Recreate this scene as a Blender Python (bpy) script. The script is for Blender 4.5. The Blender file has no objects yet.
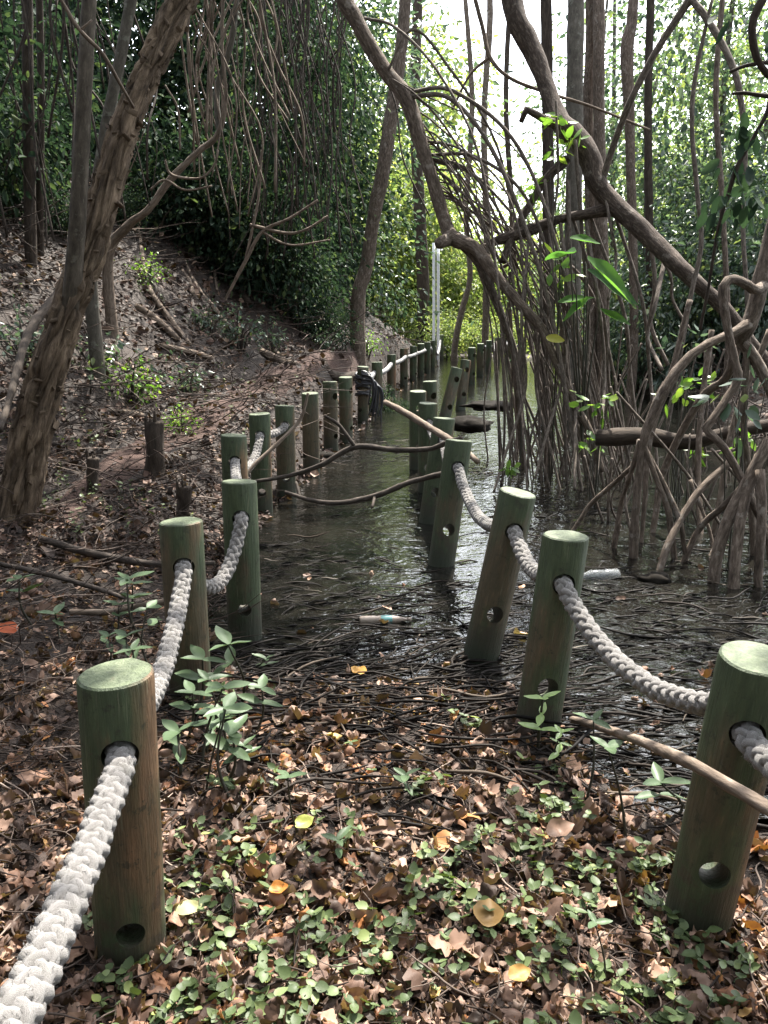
import bpy, bmesh, math, random
import numpy as np
from mathutils import Vector, Matrix

SC = bpy.context.scene
COL = SC.collection
rng = np.random.default_rng(11)
random.seed(11)
PI = math.pi
F_PX, CX, CY, TH, CAMH = 850.0, 384.0, 512.0, math.radians(13.36), 1.4
CAM = np.array([0.0, 0.0, CAMH])
FW = np.array([0, math.cos(TH), -math.sin(TH)])
UP = np.array([0, math.sin(TH), math.cos(TH)])
RT = np.array([1.0, 0, 0])
WATER = -0.04

# ------------------------------------------------------------------ helpers
def ray(px, py):
    return RT * (px - CX) / F_PX + FW + UP * (CY - py) / F_PX
def at(px, py, Y):
    """the world point seen at a pixel of the photograph, Y metres ahead"""
    d = ray(px, py)
    return CAM + d * (Y / d[1])
def onz(px, py, z):
    d = ray(px, py)
    return CAM + d * ((z - CAMH) / d[2])
def depth(p):
    return float(np.dot(np.asarray(p) - CAM, FW))
def sstep(a, b, x):
    t = np.clip((np.asarray(x, float) - a) / (b - a), 0, 1)
    return t * t * (3 - 2 * t)

def _hash(i, j, k):
    n = (i * 374761393 + j * 668265263 + k * 1274126177) & 0x7fffffff
    n = ((n ^ (n >> 13)) * 1103515245) & 0x7fffffff
    n = ((n ^ (n >> 15)) * 1274126177) & 0x7fffffff
    return ((n ^ (n >> 12)) & 0xffff) / 65535.0
def vnoise(P):
    P = np.asarray(P, float)
    I = np.floor(P).astype(np.int64); f = P - I; f = f * f * (3 - 2 * f)
    r = 0
    for a in (0, 1):
        for b in (0, 1):
            for c in (0, 1):
                w = (f[:, 0] if a else 1 - f[:, 0]) * (f[:, 1] if b else 1 - f[:, 1]) * (f[:, 2] if c else 1 - f[:, 2])
                r = r + w * _hash(I[:, 0] + a, I[:, 1] + b, I[:, 2] + c)
    return r * 2 - 1
def fbm(P, o=3):
    P = np.asarray(P, float); r = 0; a = 1.0
    for i in range(o):
        r = r + a * vnoise(P * 2 ** i + 17.3 * i); a *= .5
    return r

def cat_rom(P, n):
    """smooth resampling of a polyline with columns x,y,z,r"""
    P = np.asarray(P, float)
    if len(P) == 2:
        t = np.linspace(0, 1, n)[:, None]; return P[0] * (1 - t) + P[1] * t
    Q = np.vstack([2 * P[0] - P[1], P, 2 * P[-1] - P[-2]])
    L = np.r_[0, np.cumsum(np.linalg.norm(np.diff(P[:, :3], axis=0), axis=1))]
    s = np.linspace(0, L[-1], n)
    i = np.clip(np.searchsorted(L, s, 'right') - 1, 0, len(P) - 2)
    t = ((s - L[i]) / np.maximum(L[i + 1] - L[i], 1e-9))[:, None]
    p0, p1, p2, p3 = Q[i], Q[i + 1], Q[i + 2], Q[i + 3]
    o = .5 * (2 * p1 + (p2 - p0) * t + (2 * p0 - 5 * p1 + 4 * p2 - p3) * t ** 2 + (3 * p1 - p0 - 3 * p2 + p3) * t ** 3)
    if o.shape[1] > 3:
        o[:, 3] = np.maximum(o[:, 3], P[:, 3].min() * .8)
    return o
def frames(P):
    T = np.gradient(P, axis=0); T /= np.linalg.norm(T, axis=1)[:, None] + 1e-12
    N = np.zeros_like(T)
    a = np.array([1.0, 0, 0]) if abs(T[0][0]) < .8 else np.array([0, 1.0, 0])
    n = a - T[0] * a.dot(T[0]); N[0] = n / np.linalg.norm(n)
    for i in range(1, len(T)):
        n = N[i - 1] - T[i] * N[i - 1].dot(T[i]); N[i] = n / (np.linalg.norm(n) + 1e-12)
    return T, N, np.cross(T, N)

class MB:
    """collects geometry, then links it as ONE mesh object"""
    def __init__(s): s.V = []; s.F = []; s.T = []; s.n = 0
    def add(s, V, F, tc=None):
        V = np.asarray(V, float)
        s.V.append(V); s.T.append(V * 0 if tc is None else tc)
        if isinstance(F, np.ndarray): F = [F]
        for f in F: s.F.append(np.asarray(f, np.int64) + s.n)
        s.n += len(V); return s
    def tube(s, pts, n=8, seg=None, rough=0.0, freq=6.0, cap=True, raw=False):
        P = np.asarray(pts, float)
        if not raw:
            L = np.linalg.norm(np.diff(P[:, :3], axis=0), axis=1).sum()
            seg = seg or int(max(6, min(90, L / max(P[:, 3].mean() * 2.2, .02))))
            P = cat_rom(P, seg)
        r = P[:, 3]; P = P[:, :3]
        T, N, B = frames(P)
        a = np.arange(n) * 2 * PI / n
        ca, sa = np.cos(a), np.sin(a)
        m = len(P)
        sl = np.r_[0, np.cumsum(np.linalg.norm(np.diff(P, axis=0), axis=1))]
        off = rng.random() * 50
        D = N[:, None, :] * ca[None, :, None] + B[:, None, :] * sa[None, :, None]
        rr = np.repeat(r[:, None], n, 1)
        tc = np.stack([ca[None] * rr, sa[None] * rr, np.repeat(sl[:, None], n, 1) + off], -1).reshape(-1, 3)
        if rough:
            nz = fbm(tc / np.maximum(r.mean(), .004) * np.array([1.2, 1.2, .45]) * freq / 6, 2).reshape(m, n)
            rr = rr * (1 + rough * nz)
        V = (P[:, None, :] + D * rr[..., None]).reshape(-1, 3)
        i = np.arange(m - 1)[:, None] * n; j = np.arange(n)[None]; k = (j + 1) % n
        F = [np.stack([i + j, i + k, i + n + k, i + n + j], -1).reshape(-1, 4)]
        if cap:
            V = np.vstack([V, P[0], P[-1]]); tc = np.vstack([tc, [0, 0, off], [0, 0, off + sl[-1]]])
            c0, c1 = m * n, m * n + 1; jj = np.arange(n); kk = (jj + 1) % n
            F.append(np.stack([jj * 0 + c0, kk, jj], -1)); F.append(np.stack([jj * 0 + c1, (m - 1) * n + jj, (m - 1) * n + kk], -1))
        return s.add(V, F, tc)
    def mesh(s, name, mat, smooth=True):
        me = bpy.data.meshes.new(name)
        V = np.vstack(s.V); T = np.vstack(s.T)
        me.vertices.add(len(V)); me.vertices.foreach_set('co', V.astype(np.float32).ravel())
        li = np.concatenate([f.ravel() for f in s.F]); lt = np.concatenate([np.full(len(f), f.shape[1]) for f in s.F])
        me.loops.add(len(li)); me.loops.foreach_set('vertex_index', li.astype(np.int32))
        me.polygons.add(len(lt))
        me.polygons.foreach_set('loop_start', np.r_[0, np.cumsum(lt)[:-1]].astype(np.int32))
        me.polygons.foreach_set('loop_total', lt.astype(np.int32))
        me.polygons.foreach_set('use_smooth', np.full(len(lt), smooth))
        me.update(calc_edges=True); me.validate()
        at_ = me.attributes.new('tc', 'FLOAT_VECTOR', 'POINT'); at_.data.foreach_set('vector', T.astype(np.float32).ravel())
        if mat: me.materials.append(mat)
        return me
    def build(s, name, mat, parent=None, smooth=True):
        return link(name, s.mesh(name, mat, smooth), parent)
def link(name, me, parent=None):
    o = bpy.data.objects.new(name, me); COL.objects.link(o)
    if parent: o.parent = parent
    return o
def tag(o, label=None, cat=None, group=None, kind=None):
    if label: o['label'] = label
    if cat: o['category'] = cat
    if group: o['group'] = group
    if kind: o['kind'] = kind
    return o
def thing(name, label, cat, loc=(0, 0, 0), rz=0, group=None):
    o = bpy.data.objects.new(name, None); COL.objects.link(o)
    o.empty_display_size = .1; o.location = loc; o.rotation_euler = (0, 0, rz)
    return tag(o, label, cat, group)
def copy_tree(o, parent=None):
    c = o.copy(); COL.objects.link(c)
    if parent: c.parent = parent
    for ch in o.children: copy_tree(ch, c)
    return c
def grid_faces(nu, nv):
    i = np.arange(nu - 1)[:, None] * nv; j = np.arange(nv - 1)[None]
    return np.stack([i + j, i + j + 1, i + nv + j + 1, i + nv + j], -1).reshape(-1, 4)
def basis(d, up):
    d = d / (np.linalg.norm(d, axis=1)[:, None] + 1e-9)
    x = np.cross(d, up); x /= np.linalg.norm(x, axis=1)[:, None] + 1e-9
    z = np.cross(x, d)
    return np.stack([x, d, z], -1)            # columns: width, length, normal
def scatter(mb, tv, tf, pos, R, sc):
    n, m = len(pos), len(tv)
    if np.ndim(sc) == 1: sc = np.repeat(sc[:, None], 3, 1)
    V = np.einsum('nij,nmj->nmi', R, tv[None] * sc[:, None, :]) + pos[:, None, :]
    F = [(f[None] + (np.arange(n) * m)[:, None, None]).reshape(-1, f.shape[1]) for f in tf]
    return mb.add(V.reshape(-1, 3), F)

# ------------------------------------------------------------------ materials
class NT:
    def __init__(s, name):
        s.m = bpy.data.materials.new(name); s.m.use_nodes = True
        s.t = s.m.node_tree; s.t.nodes.clear()
        s.out = s.n('ShaderNodeOutputMaterial')
    def n(s, k, **kw):
        o = s.t.nodes.new(k)
        for a, b in kw.items():
            if a.startswith('_'): o.inputs[a[1:].replace('_', ' ')].default_value = b
            else: setattr(o, a, b)
        return o
    def l(s, a, b): s.t.links.new(a, b)
    def coord(s, kind='Object', scale=(1, 1, 1)):
        if kind == 'tc':
            c = s.n('ShaderNodeAttribute', attribute_name='tc').outputs['Vector']
        else:
            c = s.n('ShaderNodeTexCoord').outputs[kind] if kind != 'Position' else s.n('ShaderNodeNewGeometry').outputs['Position']
        mp = s.n('ShaderNodeMapping'); mp.inputs['Scale'].default_value = scale
        s.l(c, mp.inputs['Vector']); return mp.outputs[0]
    def noise(s, vec, scale, detail=4, rough=.6, dist=0):
        o = s.n('ShaderNodeTexNoise'); o.inputs['Scale'].default_value = scale; o.inputs['Detail'].default_value = detail
        o.inputs['Roughness'].default_value = rough; o.inputs['Distortion'].default_value = dist
        if vec: s.l(vec, o.inputs['Vector'])
        return o.outputs['Fac']
    def ramp(s, fac, stops, const=False):
        o = s.n('ShaderNodeValToRGB'); e = o.color_ramp.elements
        if const: o.color_ramp.interpolation = 'CONSTANT'
        while len(e) < len(stops): e.new(.5)
        for q, (p, c) in zip(e, stops):
            q.position = p; q.color = (*c, 1) if len(c) == 3 else c
        s.l(fac, o.inputs[0]); return o.outputs[0]
    def mix(s, fac, a, b, mode='MIX'):
        o = s.n('ShaderNodeMix', data_type='RGBA', blend_type=mode)
        for sock, v in ((o.inputs[0], fac), (o.inputs[6], a), (o.inputs[7], b)):
            if isinstance(v, (int, float)): sock.default_value = v
            elif isinstance(v, tuple): sock.default_value = (*v, 1)
            else: s.l(v, sock)
        return o.outputs[2]
    def math(s, op, a, b=0.0, c=None):
        o = s.n('ShaderNodeMath', operation=op)
        for i, v in enumerate((a, b) if c is None else (a, b, c)):
            if isinstance(v, (int, float)): o.inputs[i].default_value = v
            else: s.l(v, o.inputs[i])
        return o.outputs[0]
    def bump(s, h, strength=.5, dist=.01):
        o = s.n('ShaderNodeBump'); o.inputs['Strength'].default_value = strength; o.inputs['Distance'].default_value = dist
        s.l(h, o.inputs['Height']); return o.outputs[0]
    def bsdf(s, col, rough=.8, spec=.3, nrm=None, **kw):
        b = s.n('ShaderNodeBsdfPrincipled')
        for sock, v in ((b.inputs['Base Color'], col), (b.inputs['Roughness'], rough), (b.inputs['Specular IOR Level'], spec)):
            if isinstance(v, (int, float)): sock.default_value = v
            elif isinstance(v, tuple): sock.default_value = (*v, 1)
            else: s.l(v, sock)
        if nrm: s.l(nrm, b.inputs['Normal'])
        for k, v in kw.items(): b.inputs[k.replace('_', ' ')].default_value = v
        return b.outputs[0]
    def done(s, sh): s.l(sh, s.out.inputs['Surface']); return s.m

def leaf_mat(name, stops, trans=.4, rough=.45, spec=.4, tint=(1.25, 1.35, .55)):
    t = NT(name)
    r = t.n('ShaderNodeNewGeometry').outputs['Random Per Island']
    c = t.ramp(r, stops)
    nz = t.noise(t.coord('Object'), 30, 2)
    c2 = t.mix(t.math('MULTIPLY', nz, .5), c, t.mix(1.0, c, (.55, .55, .5), 'MULTIPLY'))
    b = t.bsdf(c2, rough, spec)
    tr = t.n('ShaderNodeBsdfTranslucent'); t.l(t.mix(1.0, c2, tint, 'MULTIPLY'), tr.inputs[0])
    mx = t.n('ShaderNodeMixShader'); mx.inputs[0].default_value = trans
    t.l(b, mx.inputs[1]); t.l(tr.outputs[0], mx.inputs[2])
    return t.done(mx.outputs[0])

M = {}
def mat_ground():
    t = NT('soil'); p = t.coord('Position')
    a = t.noise(p, 1.3, 5, .6); b = t.noise(p, 18, 6, .7); d = t.noise(p, 90, 4, .7)
    c = t.ramp(a, [(.3, (.014, .010, .008)), (.55, (.030, .020, .015)), (.75, (.058, .037, .028))])
    c = t.mix(t.ramp(b, [(.4, (0, 0, 0)), (.65, (1, 1, 1))]), c, (.020, .015, .012))
    c = t.mix(t.ramp(d, [(.55, (0, 0, 0)), (.75, (.6, .6, .6))]), c, (.13, .09, .065))
    h = t.math('ADD', t.math('MULTIPLY', b, .7), t.math('MULTIPLY', d, .5))
    return t.done(t.bsdf(c, t.ramp(b, [(.3, (.55,) * 3), (.7, (.95,) * 3)]), .3, t.bump(h, .9, .03)))
def mat_path():
    t = NT('trail_earth'); p = t.coord('Position')
    a = t.noise(p, 3, 5, .6); b = t.noise(p, 40, 5, .7)
    c = t.ramp(a, [(.3, (.036, .023, .019)), (.7, (.078, .049, .040))])
    c = t.mix(t.ramp(b, [(.5, (0, 0, 0)), (.7, (1, 1, 1))]), c, (.06, .04, .033))
    return t.done(t.bsdf(c, .95, .2, t.bump(b, .8, .02)))
def mat_water():
    t = NT('dark_water'); p = t.coord('Position', (1, 1, 1))
    a = t.noise(p, 7, 3, .5, .4); b = t.noise(p, 28, 2, .5)
    s = t.noise(p, 1.7, 4, .6)
    c = t.ramp(s, [(.35, (.004, .004, .0035)), (.7, (.010, .009, .007))])
    h = t.math('ADD', a, t.math('MULTIPLY', b, .25))
    return t.done(t.bsdf(c, t.ramp(s, [(.45, (.03,) * 3), (.75, (.12,) * 3)]), 1.0, t.bump(h, .42, .03)))
def mat_post():
    t = NT('green_painted_post'); o = t.coord('Object')
    rnd = t.n('ShaderNodeObjectInfo').outputs['Random']
    off = t.n('ShaderNodeVectorMath', operation='ADD'); t.l(o, off.inputs[0])
    cmb = t.n('ShaderNodeCombineXYZ')
    for i in range(3): t.l(t.math('MULTIPLY', rnd, 37.0 + 11 * i), cmb.inputs[i])
    t.l(cmb.outputs[0], off.inputs[1]); v = off.outputs[0]
    st = t.n('ShaderNodeMapping'); st.inputs['Scale'].default_value = (1, 1, .22); t.l(v, st.inputs[0])
    sep = t.n('ShaderNodeSeparateXYZ'); t.l(o, sep.inputs[0]); z = sep.outputs[2]
    n1 = t.noise(st.outputs[0], 9, 5, .65); n2 = t.noise(st.outputs[0], 55, 4, .7); n3 = t.noise(v, 5, 3)
    green = t.ramp(n2, [(.3, (.030, .043, .022)), (.6, (.050, .068, .034)), (.8, (.085, .105, .056))])
    brown = t.ramp(n2, [(.3, (.050, .042, .026)), (.6, (.088, .064, .039)), (.8, (.20, .105, .058))])
    # paint survives near the top and at the foot, worn to brown between
    mid = t.math('SUBTRACT', 1.0, t.math('MULTIPLY', t.math('ABSOLUTE', t.math('SUBTRACT', z, .33)), 2.9))
    wear = t.math('ADD', t.math('ADD', mid, t.math('MULTIPLY', t.math('SUBTRACT', n1, .5), 3.2)), t.math('MULTIPLY', t.math('SUBTRACT', rnd, .5), 1.0))
    c = t.mix(t.ramp(wear, [(.42, (0, 0, 0)), (.9, (.85,) * 3)]), green, brown)
    rust = t.noise(st.outputs[0], 4.5, 4, .55)
    c = t.mix(t.ramp(t.math('ADD', rust, t.math('MULTIPLY', sep.outputs[0], 1.6)), [(.60, (0, 0, 0)), (.70, (.75,) * 3)]), c, t.ramp(n2, [(.3, (.10, .055, .03)), (.7, (.20, .105, .055))]))
    scr = t.n('ShaderNodeMapping'); scr.inputs['Scale'].default_value = (1, 1, .06); t.l(v, scr.inputs[0])
    c = t.mix(t.ramp(t.noise(scr.outputs[0], 130, 3, .6), [(.62, (0, 0, 0)), (.72, (.5,) * 3)]), c, (.15, .15, .10))
    c = t.mix(t.ramp(t.noise(scr.outputs[0], 75, 4, .7), [(.28, (.6,) * 3), (.37, (0, 0, 0))]), c, (.016, .015, .010))
    c = t.mix(t.ramp(t.noise(v, 26, 5, .75), [(.57, (0, 0, 0)), (.64, (.75,) * 3)]), c, (.024, .026, .016))
    mud = t.math('ADD', z, t.math('MULTIPLY', t.math('SUBTRACT', t.noise(v, 14, 5, .75), .5), .75))
    c = t.mix(t.ramp(mud, [(.0, (.9,) * 3), (.10, (.7,) * 3), (.16, (0, 0, 0))]), c, (.050, .037, .027))
    # algae and mud above the waterline
    low = t.math('ADD', z, t.math('MULTIPLY', t.math('SUBTRACT', n3, .5), .22))
    c = t.mix(t.ramp(low, [(.0, (.9,) * 3), (.16, (0, 0, 0))]), c, (.026, .034, .022))
    c = t.mix(t.ramp(t.noise(v, 70, 3, .6), [(.66, (0, 0, 0)), (.72, (.7,) * 3)]), c, (.045, .04, .03))
    # sawn, bleached top
    geo = t.n('ShaderNodeTexCoord').outputs['Normal']; sn = t.n('ShaderNodeSeparateXYZ'); t.l(geo, sn.inputs[0])
    top = t.math('MULTIPLY', t.math('GREATER_THAN', sn.outputs[2], .8), t.math('GREATER_THAN', z, .66))
    tc = t.ramp(t.noise(v, 34, 5, .7), [(.3, (.035, .045, .024)), (.5, (.075, .095, .050)), (.62, (.11, .13, .075)), (.78, (.10, .078, .048))])
    c = t.mix(top, c, tc)
    h = t.math('ADD', n2, t.math('MULTIPLY', n1, .8))
    return t.done(t.bsdf(c, t.ramp(n1, [(.3, (.42,) * 3), (.7, (.75,) * 3)]), .35, t.bump(t.math('ADD', h, t.math('MULTIPLY', t.noise(scr.outputs[0], 90, 4, .7), 1.5)), .6, .006)))
def mat_rope():
    t = NT('weathered_rope'); p = t.coord('Object'); q = t.coord('tc', (1, 1, .25))
    a = t.noise(p, 9, 4); b = t.noise(q, 520, 4, .75); d = t.noise(p, 620, 4, .85)
    c = t.ramp(a, [(.3, (.118, .108, .10)), (.7, (.195, .18, .168))])
    c = t.mix(t.ramp(d, [(.45, (0, 0, 0)), (.8, (.6,) * 3)]), c, (.10, .09, .082))
    c = t.mix(t.ramp(t.noise(p, 17, 5, .7), [(.52, (0, 0, 0)), (.68, (.65,) * 3)]), c, (.085, .078, .058))
    return t.done(t.bsdf(c, .95, .1, t.bump(t.math('ADD', b, d), .9, .004), Sheen_Weight=.4))
def mat_bark(name, c0, c1, c2, scale=1.0, stretch=.25, bump=.8, dist=.012, lichen=None):
    t = NT(name); q = t.coord('tc', (1, 1, stretch)); o = t.coord('Object')
    a = t.noise(q, 26 * scale, 6, .7, .3); b = t.noise(o, 5, 4); d = t.noise(q, 140 * scale, 3, .6)
    c = t.ramp(a, [(.32, c0), (.52, c1), (.72, c2)])
    c = t.mix(t.math('MULTIPLY', t.ramp(b, [(.4, (0, 0, 0)), (.7, (1, 1, 1))]), .45), c, t.mix(1.0, c, (.5, .5, .5), 'MULTIPLY'))
    if lichen:
        c = t.mix(t.ramp(t.noise(o, 11, 4, .7), [(.58, (0, 0, 0)), (.66, (.7,) * 3)]), c, lichen)
    h = t.math('ADD', a, t.math('MULTIPLY', d, .4))
    return t.done(t.bsdf(c, .9, .2, t.bump(h, bump, dist)))
def mat_plain(name, col, rough=.7, spec=.3, nz=.25, scale=20):
    t = NT(name); a = t.noise(t.coord('Object'), scale, 5, .65)
    c = t.ramp(a, [(.3, tuple(x * (1 - nz) for x in col)), (.7, tuple(min(1, x * (1 + nz)) for x in col))])
    return t.done(t.bsdf(c, rough, spec, t.bump(a, .4, .004)))

M['soil'] = mat_ground(); M['path'] = mat_path(); M['water'] = mat_water(); M['post'] = mat_post(); M['rope'] = mat_rope()
M['bark'] = mat_bark('furrowed_bark', (.020, .014, .010), (.13, .094, .064), (.33, .245, .17), 1.1, .15, 1.0, .03)
M['smooth_bark'] = mat_bark('grey_bark', (.045, .040, .032), (.085, .075, .060), (.13, .12, .10), 1, .4, .5, .006, (.16, .16, .13))
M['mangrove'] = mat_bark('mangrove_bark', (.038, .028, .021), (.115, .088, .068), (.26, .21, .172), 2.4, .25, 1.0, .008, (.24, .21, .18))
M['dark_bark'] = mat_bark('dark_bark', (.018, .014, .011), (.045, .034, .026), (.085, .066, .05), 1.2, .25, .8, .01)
M['mangrove_dark'] = mat_bark('shaded_mangrove_bark', (.022, .016, .012), (.062, .046, .036), (.17, .135, .11), 2.4, .25, 1.0, .008, (.15, .13, .11))  # darker copy of the mangrove bark, shade put into the colour
M['limb_bark'] = mat_bark('brown_grey_bark', (.030, .025, .019), (.070, .058, .044), (.12, .10, .08), 1.4, .3, .6, .006, (.13, .12, .095))
M['root'] = mat_bark('root_bark', (.038, .030, .025), (.125, .102, .084), (.28, .235, .20), 3, .3, .5, .003)
M['dead'] = mat_bark('dead_wood', (.06, .045, .034), (.15, .115, .088), (.26, .21, .17), 2, .2, .6, .004)
M['twig'] = mat_bark('twig_wood', (.02, .016, .013), (.05, .04, .033), (.11, .09, .075), 3, .3, .4, .003)
M['stem'] = mat_plain('dark_stem', (.030, .028, .018), .6)
M['strand'] = None

# leaf shapes: rows of (x, y, z) with the leaf along +y
def leaf_simple(w=.28, fold=.10, droop=.12):
    V = np.array([[0, 0, 0], [w * .85, .30, fold], [w * .75, .66, fold * .7], [0, 1, -droop], [-w * .75, .66, fold * .7], [-w * .85, .30, fold]], float)
    return V, [np.array([[0, 1, 2, 3], [0, 3, 4, 5]])]
def leaf_grid(w=.36, nu=5, nv=5, crumple=.08, curl=.25, seed=0, lobes=0.0):
    u = np.linspace(-1, 1, nu); v = np.linspace(0, 1, nv)
    U, Vv = np.meshgrid(u, v, indexing='ij')
    prof = w * np.sin(PI * np.clip(Vv, .02, .985) ** .8) ** .75 * (1 + lobes * np.sin(Vv * 17 + seed))
    X = U * prof; Y = Vv.copy()
    Z = curl * (X / w) ** 2 * w + curl * .8 * (Vv - .5) ** 2
    P = np.stack([X, Y, Z], -1).reshape(-1, 3)
    P[:, 2] += crumple * vnoise(P * 4.3 + seed * 9.1)
    P[:, 0] += crumple * .5 * vnoise(P * 3.7 + seed * 5.3 + 40)
    return P, [grid_faces(nu, nv)]

# ------------------------------------------------------------------ terrain
HTOP, TOPZ = .70, .68
L_PX = [(116, 673), (181, 521), (239, 481), (233.5, 435), (259.5, 413.5), (284.5, 405.5), (310, 393), (330, 381.5), (345.5, 377), (363, 366.5), (377, 362), (391.5, 354.5), (404, 348.5), (413.5, 346), (421, 343.5), (427.5, 342), (432.5, 340.5), (441, 335), (448, 334), (455, 333.5)]
_l = np.array([onz(a, b, TOPZ) for a, b in L_PX]); _l = _l[np.argsort(_l[:, 1])]
def xl(y): return np.interp(y, np.r_[.4, _l[:, 1], 40], np.r_[-.45, _l[:, 0], 4.5])
def xr(y): return np.interp(y, [0, 1.7, 2.75, 3.75, 4.9, 8, 12, 17, 22, 40], [.70, .62, .49, .45, .33, .42, 1.35, 2.3, 3.4, 5])
def hgt(x, y):
    x = np.asarray(x, float); y = np.asarray(y, float)
    s = xl(y) - .12 - x
    shelf = np.interp(y, [0, 4.5, 7, 9, 11, 13, 16], [2.0, 1.35, 1.15, 1.0, .75, .45, .3])
    lift = np.interp(y, [0, 4.5, 6, 7.5, 9, 11, 14, 18, 24], [0, .03, .22, .46, .60, .82, .95, .85, .5])
    b = .09 * np.clip(s, 0, shelf) + lift * sstep(-.02, .5, s)
    e = np.maximum(s - shelf, 0); b = b + 1.0 * (np.sqrt(e * e + .06) - .245) * sstep(0, .02, e)
    b = 7.0 * (1 - np.exp(-b / 7.0))
    b = b * (1 - sstep(20, 27, y) * .85)
    ch = sstep(2.75, 4.2, y) * (1 - sstep(24, 28, y))
    rt = sstep(xr(y) + .02, xr(y) + .45, x) * sstep(1.95, 2.7, y) * (1 - sstep(24, 28, y))
    lowr = np.maximum(ch, rt) * (1 - sstep(-.18, .12, s))
    z = b - .27 * lowr
    far = sstep(1.7, 3.2, x - (xr(y) + 1.1)) * sstep(6.5, 9.5, y)
    z = z + far * (.30 + .11 * np.clip(y - 8, 0, 9))
    z = z + .055 * sstep(.1, -.35, x) * sstep(2.5, 1.9, y) - .04 * sstep(.35, .6, x) * sstep(2.3, 1.8, y)
    P = np.stack([x, y, x * 0], -1).reshape(-1, 3)
    n = fbm(P * 1.3, 3).reshape(x.shape) * .035 + fbm(P * 7, 2).reshape(x.shape) * .010
    n = n * (1 + 2.2 * sstep(.6, 1.8, s))
    return z + n * (1 - .55 * lowr)
gx = np.r_[-60, -40, -25, -17, np.linspace(-12, -3.2, 70), np.linspace(-3.1, 2.6, 190), np.linspace(2.7, 10, 50), 13, 18, 30, 60]
gy = np.r_[-30, -14, -6, -2.5, np.linspace(0, 1.1, 12), np.linspace(1.15, 7, 190), np.linspace(7.06, 20, 150), np.linspace(20.4, 30, 20), 40, 60, 110]
GX, GY = np.meshgrid(gx, gy, indexing='ij')
m = MB(); m.add(np.stack([GX, GY, hgt(GX, GY)], -1).reshape(-1, 3), grid_faces(len(gx), len(gy))[:, ::-1])
g = m.build('ground', M['soil']); tag(g, kind='structure')

def hit(px, py, y0=3.2, y1=26):
    d = ray(px, py); ys = np.linspace(y0, y1, 900); pp = CAM + d * (ys / d[1])[:, None]; b_ = pp[:, 2] < hgt(pp[:, 0], pp[:, 1])
    return float(ys[np.argmax(b_)]) if b_.any() else None

# bare earth trail along the bank
_py = np.array([4.8, 6.2, 7.6, 9.2, 10.8, 12.2, 13.6]); cl = cat_rom(np.stack([xl(_py) - [1.2, .95, .85, .75, .65, .5, .4], _py, _py * 0, [.34, .36, .36, .36, .34, .28, .2]], -1), 120)
w = np.linspace(-1, 1, 13)
wob = .75 + .35 * vnoise(np.stack([cl[:, 1] * 1.7, cl[:, 1] * 0, cl[:, 1] * 0], -1))
PX = cl[:, 0:1] + w[None] * cl[:, 3:4] * wob[:, None]; PY = np.repeat(cl[:, 1:2], 13, 1) + w[None] * .12
PZ = hgt(PX, PY) + .012 - .03 * np.abs(w[None]) ** 3
m = MB(); m.add(np.stack([PX, PY, PZ], -1).reshape(-1, 3), grid_faces(120, 13)[:, ::-1])
tag(m.build('path', M['path']), kind='structure')

# water of the channel and the mangrove swamp
wx = np.linspace(-2.5, 12, 30); wy = np.linspace(2.2, 28, 46); WX, WY = np.meshgrid(wx, wy, indexing='ij')
m = MB(); m.add(np.stack([WX, WY, WX * 0 + WATER], -1).reshape(-1, 3), grid_faces(30, 46)[:, ::-1])
tag(m.build('water', M['water']), kind='structure')

# ------------------------------------------------------------------ posts
RP = .076
def post_mesh(seed, top=HTOP, holes=((.55, .037), (.135, .030)), bot=-.45):
    n = 56
    prof = [(bot, RP), (-.1, RP), (.1, RP), (.3, RP), (top - .012, RP), (top - .004, RP - .0015), (top, RP - .006)]
    V = []; a = np.arange(n) * 2 * PI / n
    for k, (z, r) in enumerate(prof):
        rr = r + .0022 * vnoise(np.stack([np.cos(a) * 2, np.sin(a) * 2, a * 0 + z * 2 + seed * 7], -1))
        zz = z + (.0016 * vnoise(np.stack([np.cos(a) * 2, np.sin(a) * 2, a * 0 + seed * 3.1], -1)) + np.cos(a + seed) * .004 if k >= 4 else 0)
        V.append(np.stack([np.cos(a) * rr, np.sin(a) * rr, a * 0 + zz], -1))
    bm = bmesh.new(); rings = [[bm.verts.new(p) for p in r] for r in V]
    for r0, r1 in zip(rings, rings[1:]):
        for i in range(n): bm.faces.new((r0[i], r0[(i + 1) % n], r1[(i + 1) % n], r1[i]))
    bm.faces.new(rings[-1]); bm.faces.new(rings[0][::-1])
    me = bpy.data.meshes.new('post'); bm.to_mesh(me); bm.free()
    o = bpy.data.objects.new('post_blank', me); COL.objects.link(o)
    cut = []
    for z, r, *tl in holes:
        b2 = bmesh.new(); bmesh.ops.create_cone(b2, cap_ends=True, segments=36, radius1=r, radius2=r, depth=.5,
        matrix=Matrix.Translation((0, 0, z)) @ Matrix.Rotation(PI / 2 - (tl[0] if tl else 0), 4, 'X'))
        cm = bpy.data.meshes.new('cut'); b2.to_mesh(cm); b2.free()
        c = bpy.data.objects.new('cut', cm); COL.objects.link(c); cut.append(c)
        md = o.modifiers.new('b', 'BOOLEAN'); md.operation = 'DIFFERENCE'; md.object = c; md.solver = 'EXACT'
    bpy.context.view_layer.update()
    res = bpy.data.meshes.new_from_object(o.evaluated_get(bpy.context.evaluated_depsgraph_get()))
    res.name = 'post'
    for c in cut + [o]: bpy.data.objects.remove(c, do_unlink=True)
    for p in res.polygons: p.use_smooth = True
    res.set_sharp_from_angle(angle=math.radians(35))
    res.materials.clear(); res.materials.append(M['post'])
    return res
PM = [post_mesh(i) for i in range(4)] + [post_mesh(i + 4, holes=((.55, .037), (.165, .034, .33))) for i in range(4)]
POST_PTS = {}; POST_AX = {}
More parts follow.
